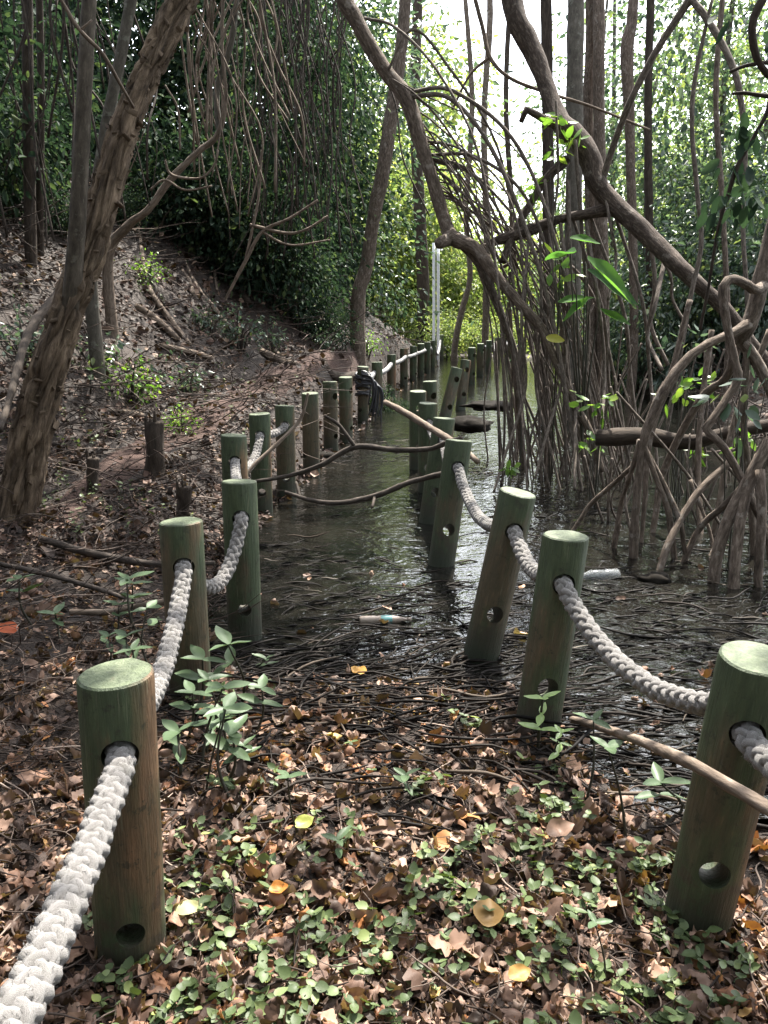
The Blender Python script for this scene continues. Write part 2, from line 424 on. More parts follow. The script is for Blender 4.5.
def post(key, px, py, label, group, base=None, mesh=0, yaw=0.0, topz=TOPZ, lower=0.0, Y=None, T=None):
    """a post from the photograph's top centre (at height topz) and, when it leans, its foot"""
    if T is None: T = onz(px, py, topz) if Y is None else at(px, py, Y)
    T = np.array(T)
    if base is None: B = np.array([T[0], T[1], T[2] - HTOP])
    else: B = at(base[0], base[1], T[1] + (base[2] if len(base) > 2 else 0))
    ax = Vector(T - B).normalized()
    q = Vector((0, 0, 1)).rotation_difference(ax)
    o = link('post', PM[mesh % 4 + (4 if key[0] == 'R' else 0)]); o.rotation_mode = 'QUATERNION'
    from mathutils import Quaternion
    o.rotation_quaternion = q @ Quaternion((0, 0, 1), yaw)
    o.location = Vector(T) - ax * HTOP
    tag(o, label, 'post', group)
    POST_AX[key] = np.array(o.rotation_quaternion @ Vector((0, 1, 0)))
    POST_PTS[key] = np.array(Vector(T) - ax * (HTOP - .55))
    return o
GL = 'rope fence posts along the left bank'; GR = 'rope fence posts along the right side of the channel'
post('L0', -420, 1060, 'green post just outside the near left corner holding the rope end', GL, T=(-.36, .33, .885))
post('L1', 116, 673, 'thick green post nearest the camera on the left with a pale round top', GL, base=(131, 930, -.0), mesh=0, yaw=.30)
post('L2', 181, 521, 'brown worn green post second from the camera on the left behind leafy seedlings', GL, mesh=1, yaw=.25)
post('L3', 239, 481, 'dark green post on the left whose rope sags to the brown post before it', GL, mesh=2, yaw=.2)
post('L4', 233.5, 435, 'bright green topped post half hidden behind the third left post', GL, mesh=3, yaw=.2)
post('L5', 259.5, 413.5, 'green post with a rope hole just right of the half hidden one', GL, mesh=0, yaw=.12)
post('L6', 284.5, 405.5, 'green post where the near left rope ends by the twig', GL, mesh=2, yaw=.1)
post('L7', 310, 393, 'short brownish post standing on a mound of earth without a rope', GL, mesh=1, yaw=2.2)
post('L8', 330, 381.5, 'slim dark post standing in water next to the short mound post', GL, mesh=2, yaw=.9)
post('L9', 345.5, 377, 'dark green post just left of the knotted dark rope', GL, mesh=0, yaw=1.1)
post('L10', 363, 366.5, 'dark post wrapped by the knotted wet rope bundle', GL, mesh=3, yaw=-.6)
far_l = [(377, 362), (391.5, 354.5), (404, 348.5), (413.5, 346), (421, 343.5), (427.5, 342), (432.5, 340.5), (441, 335), (448, 334), (455, 333.5)]
fl = ['reddish brown post right of the wet rope knot where the white rope begins', 'brown post with a green waterline band, second along the white rope',
      'brown post with a green band, third along the white rope', 'grey green post, fourth along the white rope', 'fifth post along the white rope, slim and dark',
      'sixth post along the white rope, short and dark', 'last slim post before the white pole on the left row',
      'dark post just right of the white pole foot', 'second dark post right of the white pole with looped white rope', 'farthest dark post of the left row right of the white pole']
for i, ((px, py), lb) in enumerate(zip(far_l, fl)):
    post('L%d' % (11 + i), px, py, lb, GL, mesh=i, yaw=.5 * i - .6)
post('R0', 1420, 1060, 'green post just outside the near right corner holding the rope end', GR, T=(.78, .42, .98))
post('R1', 757, 657, 'large leaning post at the right edge with a round hole near its foot', GR, base=(694, 930, .06), mesh=1, yaw=-.25)
post('R2', 566, 535, 'leaning green post in mud behind the bright leafed seedling, brown on its right edge', GR, base=(538, 722, -.02), mesh=2, yaw=.0)
post('R3', 518, 492, 'strongly leaning post in the water with a bright hole showing through', GR, base=(487, 628, -.0), mesh=0, yaw=.1)
post('R4', 459, 440, 'upright dark green post with the rope hanging off its right side', GR, base=(442, 560, -.05), mesh=3, yaw=.12)
post('R5', 444.5, 418, 'dark green post directly behind the upright one with the hanging rope', GR, base=(430, 520, -.05), mesh=2, yaw=.1)
post('R6', 428, 403, 'green post showing a short white rope piece, crossed by the fallen branch', GR, mesh=0, yaw=.1)
post('R7', 418, 391, 'green post mostly hidden behind the post with a short rope piece', GR, mesh=1, yaw=.2)
post('R8', 430, 381, 'pale grey green post standing alone in the middle of the far right row', GR, mesh=3, yaw=.6)
post('R9', 457, 368, 'tilted broad post leaning right beside the dark mound in the water', GR, base=(446, 412, -.1), mesh=1, yaw=.4)
fr = [(466, 360, (461, 404, -.1)), (472, 347.5, None), (480.5, 343.5, None), (489, 340.5, None), (498, 337.5, None), (509.5, 336, None), (521, 336, None)]
frl = ['dark narrow post leaning just right of the tilted broad one', 'reddish post with a green foot at the far right row', 'tall grey green post beside the reddish one at the far right',
       'dark post right of the tall grey green one, far right row', 'slim dark post in front of the bright clearing, far right row', 'dark reddish post under the far sagging rope', 'last post of the right row under the mangrove roots']
for i, ((px, py, b), lb) in enumerate(zip(fr, frl)):
    post('R%d' % (10 + i), px, py, lb, GR, base=b, mesh=i, yaw=.3 + .4 * i)
post('R17', 475, 329, 'slender post tip standing above the far right row', GR, mesh=2, yaw=.2)

# ------------------------------------------------------------------ ropes
RR = .0295
def rope_path(keys, sag, ends=True):
    P = []
    for i in range(len(keys) - 1):
        a, b = POST_PTS[keys[i]], POST_PTS[keys[i + 1]]; D = b - a
        ea = POST_AX[keys[i]]; ea = ea * np.sign(ea.dot(D)); eb = POST_AX[keys[i + 1]]; eb = eb * np.sign(eb.dot(D))
        P.append([*a, 1]); P.append([*(a + ea * RP * .55), 1])
        a = a + ea * (RP + .012) - [0, 0, .004]; b = b - eb * (RP + .012) - [0, 0, .004]
        L = np.linalg.norm(b - a); k = max(7, int(L / .05))
        sg = sag[i] if isinstance(sag, (list, tuple)) else sag
        for t in np.linspace(0, 1, k):
            p = a * (1 - t) + b * t
            P.append([p[0], p[1], p[2] - sg * (4 * t * (1 - t)) ** .9, 1])
        P.append([*(b + eb * (RP * .45 + .012) + [0, 0, .004]), 1])
    P.append([*POST_PTS[keys[-1]], 1])
    return np.array(P)
def plait(mb, P, fine_to=6.0):
    """eight strand plaited rope, four turning each way"""
    L = np.linalg.norm(np.diff(P[:, :3], axis=0), axis=1).sum()
    pitch = .165; n = int(L / pitch * 26)
    Q = cat_rom(P, n)
    for it in range(3):                                   # no hard kinks at the posts
        Q[1:-1] = (Q[:-2] + 2 * Q[1:-1] + Q[2:]) / 4
    C = Q[:, :3]; T, N, B = frames(C)
    s = np.r_[0, np.cumsum(np.linalg.norm(np.diff(C, axis=0), axis=1))]
    C = C + .0016 * np.stack([vnoise(np.stack([s * 14, s * 0 + 7 * k, s * 0], -1)) for k in range(3)], -1)
    th = s / pitch * 2 * PI
    for sg in (1, -1):
        for k in range(4):
            ph = sg * th + k * PI / 2 + (.0 if sg > 0 else .0)
            r = RR * (.53 + sg * .14 * np.cos(4 * th))
            lump = RR * .40 * (1 + .10 * vnoise(np.stack([s * 40, s * 0 + k * 9 + sg, s * 0], -1)))
            S = C + (N * np.cos(ph)[:, None] + B * np.sin(ph)[:, None]) * r[:, None]
            mb.tube(np.c_[S, lump], n=8, raw=True, rough=.10, freq=10)
    return C, s
def fuzz(mb, C, s, smax, count):
    T, N, B = frames(C)
    i = rng.integers(0, int(np.searchsorted(s, smax)), count)
    a = rng.random(count) * 2 * PI
    out = N[i] * np.cos(a)[:, None] + B[i] * np.sin(a)[:, None]
    p = C[i] + out * RR * rng.uniform(.8, 1.0, count)[:, None]
    d = out + T[i] * rng.normal(0, .8, count)[:, None] + rng.normal(0, .5, (count, 3))
    V = np.array([[-.0005, 0, 0], [.0005, 0, 0], [.0003, .6, .12], [0, 1, .3]], float); V[:, 0] *= 1.0
    sc = np.stack([np.ones(count), rng.uniform(.002, .007, count), np.full(count, .012)], -1)
    scatter(mb, V, [np.array([[0, 1, 2, 3]])], p, basis(d, T[i] + .01), sc)
m = MB(); C, s = plait(m, rope_path(['L0', 'L1', 'L2', 'L3', 'L4', 'L5', 'L6'], [.04, .13, .20, .07, .14, .03]))
fuzz(m, C, s, 4.2, 10000)
tag(m.build('rope', M['rope']), 'thick grey white plaited rope threaded through the near left posts', 'rope')
m = MB(); C, s = plait(m, rope_path(['R0', 'R1', 'R2', 'R3', 'R4', 'R5', 'R6'], [.06, .12, .07, .12, .06, .06]))
fuzz(m, C, s, 4.2, 10000)
tag(m.build('rope', M['rope']), 'thick grey white plaited rope sagging between the leaning right posts', 'rope')
M['rope_clean'] = mat_plain('pale_rope', (.27, .265, .26), .9, .1)
def twist(P, r, nm, label):
    L = np.linalg.norm(np.diff(P[:, :3], axis=0), axis=1).sum(); Q = cat_rom(P, int(L / .03)); C = Q[:, :3]
    T, N, B = frames(C); s = np.r_[0, np.cumsum(np.linalg.norm(np.diff(C, axis=0), axis=1))]; mb = MB()
    for k in range(3):
        ph = s / .2 * 2 * PI + k * 2 * PI / 3
        mb.tube(np.c_[C + (N * np.cos(ph)[:, None] + B * np.sin(ph)[:, None]) * r * .5, np.full(len(C), r * .58)], n=6, raw=True)
    return tag(mb.build(nm, M['rope_clean']), label, 'rope')
twist(rope_path(['L10', 'L11', 'L12', 'L13', 'L14', 'L15', 'L16', 'L17', 'L18', 'L19', 'L20'], [.03] * 6 + [.12, .28, .28, .28]), .036, 'rope', 'smooth white rope running along the far left posts to the white pole')
twist(rope_path(['R17', 'R13', 'R14', 'R15', 'R16'], .16), .03, 'rope', 'far sagging pale rope between the last right posts by the clearing')

# wet knotted rope bundle slung round a post of the left row
K = POST_PTS['L10']; m = MB()
for k in range(9):
    a = np.linspace(0, 2 * PI * 1.1, 22) + k * 1.3
    r = RP + .016 + .010 * rng.random()
    m.tube(np.stack([K[0] + np.cos(a) * r, K[1] + np.sin(a) * r, K[2] + .05 - .034 * k + .03 * np.sin(a + k * 2), np.full(22, .015)], -1), n=7, rough=.2)
for k in range(9):
    x0 = K[0] + .07 + .018 * k; y0 = K[1] - .1 - .012 * (k % 3); zz = K[2] + .06 - .02 * k
    m.tube([(K[0] - .02, y0, zz + .04, .013), (x0, y0 - .02, zz, .015), (x0 + .03 + .02 * math.sin(k), y0 - .02, zz - .18, .013), (x0 + .04 * math.sin(k * 2), y0, zz - .40 - .05 * (k % 4), .009)], n=7, rough=.2)
M['wet_rope'] = mat_plain('wet_rope', (.03, .031, .036), .45, .5, .4, 40)
tag(m.build('rope_knot', M['wet_rope']), 'dark wet tangle of knotted rope hanging on a left row post', 'rope')
# loop of pale line hanging from the near left post
p1 = POST_PTS['L1']
fr_ = lambda dx, dy, z: (p1[0] + dx, p1[1] - RP - .004 + dy, z, .0022)

# ------------------------------------------------------------------ ground cover
def normals_at(x, y, e=.04):
    dx = (hgt(x + e, y) - hgt(x - e, y)) / (2 * e); dy = (hgt(x, y + e) - hgt(x, y - e)) / (2 * e)
    n = np.stack([-dx, -dy, np.ones_like(dx)], -1); return n / np.linalg.norm(n, axis=1)[:, None]
def sample_view(n, y0, y1, margin=.06, power=1.0):
    """points on the ground within what a camera near here can see"""
    u = rng.random(n); y = (y0 ** (-power) + u * (y1 ** (-power) - y0 ** (-power))) ** (-1 / power)
    x = rng.uniform(-1, 1, n) * (.47 * y + margin + .45)
    return x, y
BROWNS = [(0, (.036, .024, .018)), (.25, (.078, .047, .034)), (.45, (.145, .088, .064)), (.6, (.23, .15, .112)), (.76, (.30, .195, .145)), (.86, (.17, .078, .042)), (.94, (.38, .27, .20)), (.975, (.34, .13, .045)), (1, (.40, .29, .12))]
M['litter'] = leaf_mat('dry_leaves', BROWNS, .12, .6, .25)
M['litter_dark'] = leaf_mat('shaded_brown_leaves', [(0, (.020, .013, .010)), (.4, (.040, .023, .017)), (.7, (.076, .043, .031)), (.93, (.15, .092, .068)), (1, (.38, .27, .20))], .08, .65, .25)  # reddish brown leaves, the bank's shade also put into their colour
def in_water(x, y): return hgt(x, y) < WATER + .004
def keep_litter(x, y):
    """thinner where roots and mud take over"""
    c = sstep(2.9, 3.5, y) * sstep(-.25, .15, x - xl(y)) * (x < xr(y) + 3)
    return rng.random(len(x)) > c * .85
def litter(name, x, y, size, mat, tilt, kinds, lift=.006):
    mb = MB(); z = np.maximum(hgt(x, y), WATER) + lift * rng.random(len(x))
    nrm = normals_at(x, y) + rng.normal(0, tilt, (len(x), 3)); yaw = rng.random(len(x)) * 2 * PI
    d = np.stack([np.cos(yaw), np.sin(yaw), yaw * 0], -1); d = d - nrm * (np.sum(d * nrm, 1) / np.sum(nrm * nrm, 1))[:, None]
    R = basis(d, nrm); flip = rng.random(len(x)) < .4; R[flip, :, 0] *= -1; R[flip, :, 2] *= -1
    which = rng.integers(0, len(kinds), len(x)); p = np.stack([x, y, z], -1)
    for k, (tv, tf) in enumerate(kinds):
        i = which == k; p_ = p[i].copy(); p_[flip[i], 2] += size[i][flip[i]] * .1
        sc = np.stack([size[i] * rng.uniform(.7, 1.25, i.sum()), size[i], size[i] * rng.uniform(.5, 1.6, i.sum())], -1)
        scatter(mb, tv, tf, p_, R[i], sc)
    return tag(mb.build(name, mat), kind='stuff')
LK = [leaf_grid(.34, 7, 10, .20, .5, 1), leaf_grid(.42, 7, 10, .28, .6, 2, .12), leaf_grid(.30, 7, 9, .14, .5, 3), leaf_grid(.48, 7, 10, .32, .8, 4, .18), leaf_grid(.24, 7, 9, .14, 1.3, 5), leaf_grid(.38, 7, 10, .36, 1.0, 6, .1), leaf_grid(.44, 7, 10, .24, -.7, 10, .2)]
x, y = sample_view(15500, 1.15, 4.9, power=.6); k = keep_litter(x, y) & ~(in_water(x, y) & (rng.random(len(x)) < .9)); x, y = x[k], y[k]
o = litter('leaf_litter', x, y, np.minimum(rng.gamma(5, .0056, len(x)) + .009, .070), M['litter'], .5, LK, .022)
LK2 = [leaf_grid(.36, 3, 4, .2, .5, 7), leaf_grid(.44, 3, 4, .25, .7, 8), leaf_grid(.28, 3, 4, .15, .9, 9)]
x, y = sample_view(42000, 4.2, 25, power=.5); k = (x < xl(y) + .05) & (vnoise(np.stack([x * 1.3, y * 1.3, x * 0], -1)) > -.45) & ((np.abs(x - np.interp(y, cl[:, 1], cl[:, 0])) > .22) | (y < 4.8) | (rng.random(len(x)) < .3)); x, y = x[k], y[k]
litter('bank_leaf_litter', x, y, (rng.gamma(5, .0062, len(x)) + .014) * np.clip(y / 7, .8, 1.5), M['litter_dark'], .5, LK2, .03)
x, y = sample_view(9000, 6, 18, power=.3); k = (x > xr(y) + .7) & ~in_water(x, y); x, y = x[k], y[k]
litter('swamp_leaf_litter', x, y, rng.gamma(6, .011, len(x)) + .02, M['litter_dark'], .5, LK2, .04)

# dark stringy stems washed together at the water's edge, and floating on the water
def strand_tmpl(seed, bend):
    t = np.linspace(0, 1, 8); r = .5 * np.sin(PI * np.clip(t * .86 + .1, 0, 1)) ** .6
    P = np.stack([bend * np.sin(t * 2.6 + seed) + .05 * np.sin(7 * t + seed), t, .04 * np.sin(t * 5 + seed * 2)], -1)
    b = MB(); b.tube(np.c_[P, np.ones(8)], n=5, raw=True, cap=False)
    V = np.vstack(b.V); C = np.repeat(P, 5, 0); return C, V - C, np.repeat(r, 5), b.F
ST = [strand_tmpl(i, bd) for i, bd in enumerate((.02, .06, .12, .22, .04))]
def strands(mb, x, y, z, length, rad, yaw, tilt=.08):
    which = rng.integers(0, len(ST), len(x))
    for k, (C, D, r, F) in enumerate(ST):
        i = np.where(which == k)[0]
        if not len(i): continue
        d = np.stack([np.cos(yaw[i]), np.sin(yaw[i]), rng.normal(0, tilt, len(i))], -1)
        R = basis(d, np.array([0, 0, 1.0]) + rng.normal(0, .1, (len(i), 3)))
        Vl = C[None] * length[i][:, None, None] + D[None] * (r[None, :, None] * rad[i][:, None, None])
        V = np.einsum('nij,nmj->nmi', R, Vl) + np.stack([x[i], y[i], z[i]], -1)[:, None, :]
        mb.add(V.reshape(-1, 3), [(f[None] + (np.arange(len(i)) * len(C))[:, None, None]).reshape(-1, f.shape[1]) for f in F])
def mat_strand(name, stops, rough, spec):
    t = NT(name); c = t.ramp(t.n('ShaderNodeNewGeometry').outputs['Random Per Island'], stops)
    a = t.noise(t.coord('Object'), 90, 3)
    return t.done(t.bsdf(c, t.math('ADD', t.math('MULTIPLY', a, .35), rough), spec, t.bump(a, .3, .003)))
M['strand'] = mat_strand('wet_stems', [(0, (.005, .004, .0035)), (.5, (.012, .0095, .008)), (.88, (.027, .021, .017)), (1, (.10, .078, .06))], .5, .12)
m = MB(); n = 5200
x, y = sample_view(n, 1.9, 6.2, power=.5)
dens = sstep(2.05, 2.9, y + .25 * vnoise(np.stack([x * 2, y * 2, x * 0], -1))) * (1 - .93 * sstep(3.35, 3.75, y + .3 * vnoise(np.stack([x * 1.1, y, x * 0 + 30], -1))))
dens = np.where(x > xr(y) + .1, .12, dens)
k = (rng.random(n) < dens) & (x > xl(y) + .02); x, y = x[k], y[k]
z = np.maximum(hgt(x, y) + .004, WATER + .001) + .035 * rng.random(len(x)) ** 2 * (1 - sstep(3.9, 4.5, y))
yaw = rng.normal(0, .42, len(x)) + np.where(rng.random(len(x)) < .5, 0, PI) + .35 * vnoise(np.stack([x * 1.5, y * 1.5, x * 0 + 9], -1))
strands(m, x, y, z, rng.uniform(.12, .42, len(x)), rng.uniform(.005, .013, len(x)), yaw)
tag(m.build('stem_debris', M['strand']), kind='stuff')
M['float'] = mat_strand('floating_stems', [(0, (.004, .0035, .003)), (.6, (.010, .008, .007)), (.93, (.028, .023, .019)), (1, (.14, .12, .10))], .5, .12)
m = MB(); n = 4600
x, y = sample_view(n, 2.3, 13, power=.5)
k = in_water(x, y) & (x > xl(y) - .1) & (vnoise(np.stack([x * .9, y * .6, x * 0 + 4], -1)) + .5 * vnoise(np.stack([x * 3, y * 2, x * 0], -1)) > np.where(x < xr(y), np.where(y > 5.2, .3, -.12), np.where(y > 6.5, .2, -.25)))
x, y = x[k], y[k]
strands(m, x, y, np.full(len(x), WATER + .002), rng.uniform(.05, .20, len(x)), rng.uniform(.004, .012, len(x)), rng.normal(0, .22, len(x)) + np.where(rng.random(len(x)) < .5, 0, PI), .015)
tag(m.build('floating_debris', M['float']), kind='stuff')
# twigs lying all over the bank
m = MB(); x, y = sample_view(8800, 2.2, 25, power=.3); k = (x < xl(y) - np.interp(y, [3, 6, 9], [.12, .3, .5])); x, y = x[k], y[k]
z = hgt(x, y) + .01 + .05 * rng.random(len(x)) ** 2
n_ = normals_at(x, y); yaw = rng.normal(-.5, .9, len(x)); d = np.stack([np.cos(yaw), np.sin(yaw)], -1)
strands(m, x, y, z, rng.uniform(.12, .75, len(x)) * np.clip(y / 5, .5, 1.6), rng.uniform(.003, .008, len(x)) * np.clip(y / 5, .6, 1.5), yaw, .35)
x, y = sample_view(2600, 1.15, 4.0, power=.6); k = ~in_water(x, y); x, y = x[k], y[k]
strands(m, x, y, hgt(x, y) + .008 + .02 * rng.random(len(x)), rng.uniform(.03, .22, len(x)), rng.uniform(.0018, .006, len(x)), rng.random(len(x)) * 6.28, .12)
M['twigs'] = mat_strand('dry_twigs', [(0, (.014, .010, .008)), (.5, (.038, .027, .021)), (.88, (.095, .071, .057)), (1, (.28, .22, .18))], .6, .2)
tag(m.build('twig_litter', M['twigs']), kind='stuff')

# small round-leaved seedlings carpeting the near mud
GREENS = [(0, (.042, .062, .024)), (.4, (.066, .095, .038)), (.75, (.10, .135, .055)), (.95, (.15, .19, .08)), (1, (.26, .30, .08))]
M['cover'] = leaf_mat('seedling_leaves', GREENS, .22, .5, .25)
def cover(name, x, y, hs):
    mb = MB(); n = len(x); base = np.stack([x, y, hgt(x, y)], -1)
    h = hs * rng.uniform(.5, 1.3, n)
    lean = rng.normal(0, .25, (n, 2))
    topp = base + np.stack([lean[:, 0] * h, lean[:, 1] * h, h], -1)
    tv, tf = leaf_grid(.36, 3, 5, .05, .35, 21)
    for li in range(5):
        kk = rng.random(n) < (1, 1, .8, .5, .35)[li]
        yaw = li * 2.4 + rng.random(n) * .9 + x * 90
        d = np.stack([np.cos(yaw), np.sin(yaw), rng.normal(.15, .3, n)], -1)[kk]
        R = basis(d, np.array([0, 0, 1.0]) + rng.normal(0, .35, (len(d), 3)))
        q = base[kk] + (topp - base)[kk] * (1, 1, .75, .7, .5)[li]
        L = rng.uniform(.013, .034, len(d)); scatter(mb, tv, tf, q, R, np.stack([L * rng.uniform(.85, 1.25, len(d)), L, L], -1))
    d = topp - base; R = basis(d, np.array([1.0, .2, 0]) + 0 * d)
    sv = np.array([[-1, 0, 0], [1, 0, 0], [0, 0, 1.6], [-.8, 1, 0], [.8, 1, 0], [0, 1, 1.2]], float)
    L = np.linalg.norm(d, axis=1)
    scatter(mb, sv, [np.array([[0, 1, 4, 3], [1, 2, 5, 4], [2, 0, 3, 5]])], base, R, np.stack([np.full(n, .0012), L, np.full(n, .0012)], -1))
    return tag(mb.build(name, M['cover']), kind='stuff')
x, y = sample_view(5200, 1.2, 3.0, power=.6)
cl_ = .5 * vnoise(np.stack([x * 2.6, y * 2.6, x * 0 + 3], -1)) + .75 * vnoise(np.stack([x * 9, y * 9, x * 0], -1)) + 1.0 * (1 - sstep(1.5, 2.75, y)) - .42 - .9 * sstep(.25, .5, np.abs(x - .12) - .27 * y + .1)
k = (cl_ > .22) & (rng.random(len(x)) < .36); x, y = x[k], y[k]
cover('seedling_carpet', x, y, .045)
x, y = sample_view(1500, 3.5, 10, power=.3); k = (x < xl(y) - .2) & (vnoise(np.stack([x * 1.2, y * 1.2, x * 0 + 13], -1)) > .15); x, y = x[k], y[k]
cover('bank_weeds', x, y, .10)

# single eye-catching fallen leaves
def fallen(px, py, L, col, label, seed, yaw, curl=.4, w=.4):
    p = onz(px, py, .02); p[2] = hgt(p[0], p[1]) + .045
    tv, tf = leaf_grid(w, 9, 11, .10, curl, seed); tv[:, 2] *= .7
    mb = MB(); nn = normals_at(np.array([p[0]]), np.array([p[1]])); d = np.array([[math.cos(yaw), math.sin(yaw), .12]])
    scatter(mb, tv, tf, p[None], basis(d, np.array([[.1, -.25, 1.0]])), np.array([L]))
    key = 'leaf_%02x%02x%02x' % tuple(int(c * 255) for c in col)
    if key not in M: M[key] = leaf_mat('fallen_leaf', [(0, col), (1, col)], .25, .5, .3)
    ob = mb.build('fallen_leaf', M[key]); return tag(ob, label, 'leaf', 'bright fallen leaves')
fallen(296, 848, .055, (.36, .38, .09), 'yellow green fallen leaf among the seedlings in the middle of the near ground', 31, .6)
fallen(176, 931, .068, (.40, .39, .20), 'pale cream yellow leaf lying right of the nearest left post foot', 32, .1, .15, .3)
fallen(508, 992, .05, (.40, .23, .07), 'ochre leaf alone near the bottom edge of the picture', 33, .3)
fallen(270, 912, .045, (.38, .15, .03), 'small orange leaf between seedlings right of the nearest left post', 34, .2)
fallen(366, 674, .07, (.48, .25, .05), 'orange leaf on dark stems at the water edge', 35, 2.6)
fallen(20, 658, .10, (.38, .08, .02), 'red orange leaf at the left edge on the bank', 36, 2.9)
fallen(484, 942, .085, (.26, .16, .06), 'large standing brown leaf near the bottom middle of the ground', 37, 1.3, .9, .42)
fallen(546, 848, .08, (.28, .18, .13), 'large pale brown leaf before the bright leafed seedling', 38, .3, 1.0, .36)

# ------------------------------------------------------------------ taller seedlings with paired glossy leaves
M['glossy'] = leaf_mat('glossy_seedling_leaves', [(0, (.045, .078, .038)), (.5, (.068, .106, .054)), (.9, (.105, .15, .078)), (1, (.20, .26, .08))], .2, .45, .22)
M['bright'] = leaf_mat('bright_young_leaves', [(0, (.22, .33, .12)), (.6, (.34, .46, .20)), (1, (.50, .55, .12))], .35, .3, .5)
def seedling_proto(seed, h, tiers, L, mat, stems=1):
    t = thing('mangrove_seedling', '', 'seedling')
    r_ = np.random.default_rng(seed)
    for q in range(stems):
        b = np.array([r_.normal(0, .05), r_.normal(0, .05), -.02]) * (stems > 1); b[2] = -.02
        tp = b + np.array([r_.normal(0, .12) * h, r_.normal(0, .12) * h, h * r_.uniform(.65, 1.1)])
        mid = (b + tp) / 2 + np.array([r_.normal(0, .03), r_.normal(0, .03), 0])
        mb = MB(); mb.tube([(*b, .0055), (*mid, .0042), (*tp, .0028)], n=6, rough=.15); mb.build('stem', M['stem'], t)
        tv, tf = leaf_grid(.21, 5, 8, .03, .30, seed + 50); tv[:, 2] -= .22 * tv[:, 1] ** 2
        for k in range(tiers):
            f = 1 - .26 * k
            for s_ in range(2 if k else 3):
                yaw = k * 1.57 + s_ * (PI if k else 2.1) + r_.normal(0, .35) + q
                d = np.array([[math.cos(yaw), math.sin(yaw), r_.uniform(.05, .7)]]); lb = MB()
                scatter(lb, tv, tf, (b + (tp - b) * f)[None], basis(d, np.array([[r_.normal(0, .2), r_.normal(0, .2), 1.0]])), np.array([L * r_.uniform(.7, 1.15)]))
                lb.build('leaf', mat, t)
    return t
SP = [seedling_proto(1, .24, 2, .085, M['glossy']), seedling_proto(2, .30, 2, .095, M['glossy']), seedling_proto(3, .17, 2, .07, M['glossy']),
      seedling_proto(4, .34, 1, .07, M['glossy']), seedling_proto(5, .26, 3, .065, M['bright'], 1)]
SP_used = set()
def seedling(px, py, proto, label, sc=1.0, group='mangrove seedlings on the near mud'):
    p = onz(px, py, .02); p[2] = hgt(p[0], p[1])
    if proto in SP_used: o = copy_tree(SP[proto])
    else: o = SP[proto]; SP_used.add(proto)
    o.location = p; o.rotation_euler = (0, 0, rng.random() * 6.28); o.scale = (sc,) * 3
    return tag(o, label, 'seedling', group)
A_ = 'seedling with blue green glossy leaves in the clump beside the second left post'
for i, (px, py, pr, sc) in enumerate([(200, 775, 1, 1.0), (222, 790, 0, 1.1), (236, 815, 1, 1.0), (212, 750, 2, 1.1), (184, 742, 0, 1.0), (228, 760, 3, .9), (247, 772, 2, 1.0), (205, 800, 3, .8), (192, 720, 0, 1.3), (238, 705, 1, 1.1), (175, 770, 2, 1.4), (252, 735, 0, 1.0), (222, 725, 4, .8)]):
    seedling(px, py, pr, A_, sc, 'clump of seedlings beside the second left post')
for i, (px, py, pr, sc) in enumerate([(140, 690, 0, 1.0), (152, 672, 1, .9), (125, 672, 2, 1.2), (163, 700, 0, .9), (108, 668, 2, 1.0), (130, 640, 0, 1.2), (150, 650, 1, 1.1), (118, 650, 0, .9)]):
    seedling(px, py, pr, 'seedling with grey green leaves in the clump left of the brown worn post', sc, 'clump of seedlings left of the brown worn post')
seedling(36, 640, 0, 'lone leafy seedling on the bank near the left edge', 1.2)
seedling(62, 655, 2, 'low seedling right of the lone leafy one on the left bank', 1.1)
seedling(538, 748, 4, 'bright yellow green tipped seedling in front of the leaning muddy post', 1.25)
seedling(556, 765, 4, 'small bright leafed seedling just right of the yellow tipped one', .75)
seedling(628, 830, 3, 'tall thin seedling with drooping leaves before the large right post', .9)
seedling(655, 812, 2, 'seedling with two long leaves under the leaning stick', 1.2)
seedling(585, 800, 3, 'bare stemmed seedling between the bright one and the stick', .8)
seedling(606, 985, 3, 'thin leafless looking seedling at the foot of the large right post', .5)
seedling(300, 845, 3, 'dark thin seedling stem behind the yellow green leaf', .7)
seedling(340, 870, 2, 'short dark stemmed seedling in the middle of the seedling carpet', .7)
seedling(402, 800, 2, 'small seedling with a drooping leaf in the middle of the stems', .8)
seedling(268, 660, 2, 'single small seedling at the mud edge right of the third left post', .8)
seedling(98, 478, 2, 'large leafed seedling on the bank right of the furrowed trunk', 1.7)

# ------------------------------------------------------------------ woody things
WS = 1.0
def TP(*pts):
    """(px, py, metres ahead, width in pixels) -> x, y, z, radius"""
    out = []
    for px, py, Y, w in pts:
        p = at(px, py, Y); out.append((*p, w * .5 * WS * depth(p) / F_PX))
    return out
def down(pts, extra=.35, r=.8):
    """carry a root on below the mud"""
    a, b = np.array(pts[-2][:3]), np.array(pts[-1][:3]); d = (b - a) / (np.linalg.norm(b - a) + 1e-9); d[2] = min(d[2], -.6)
    q = b + d * extra; return pts + [(*q, pts[-1][3] * r)]

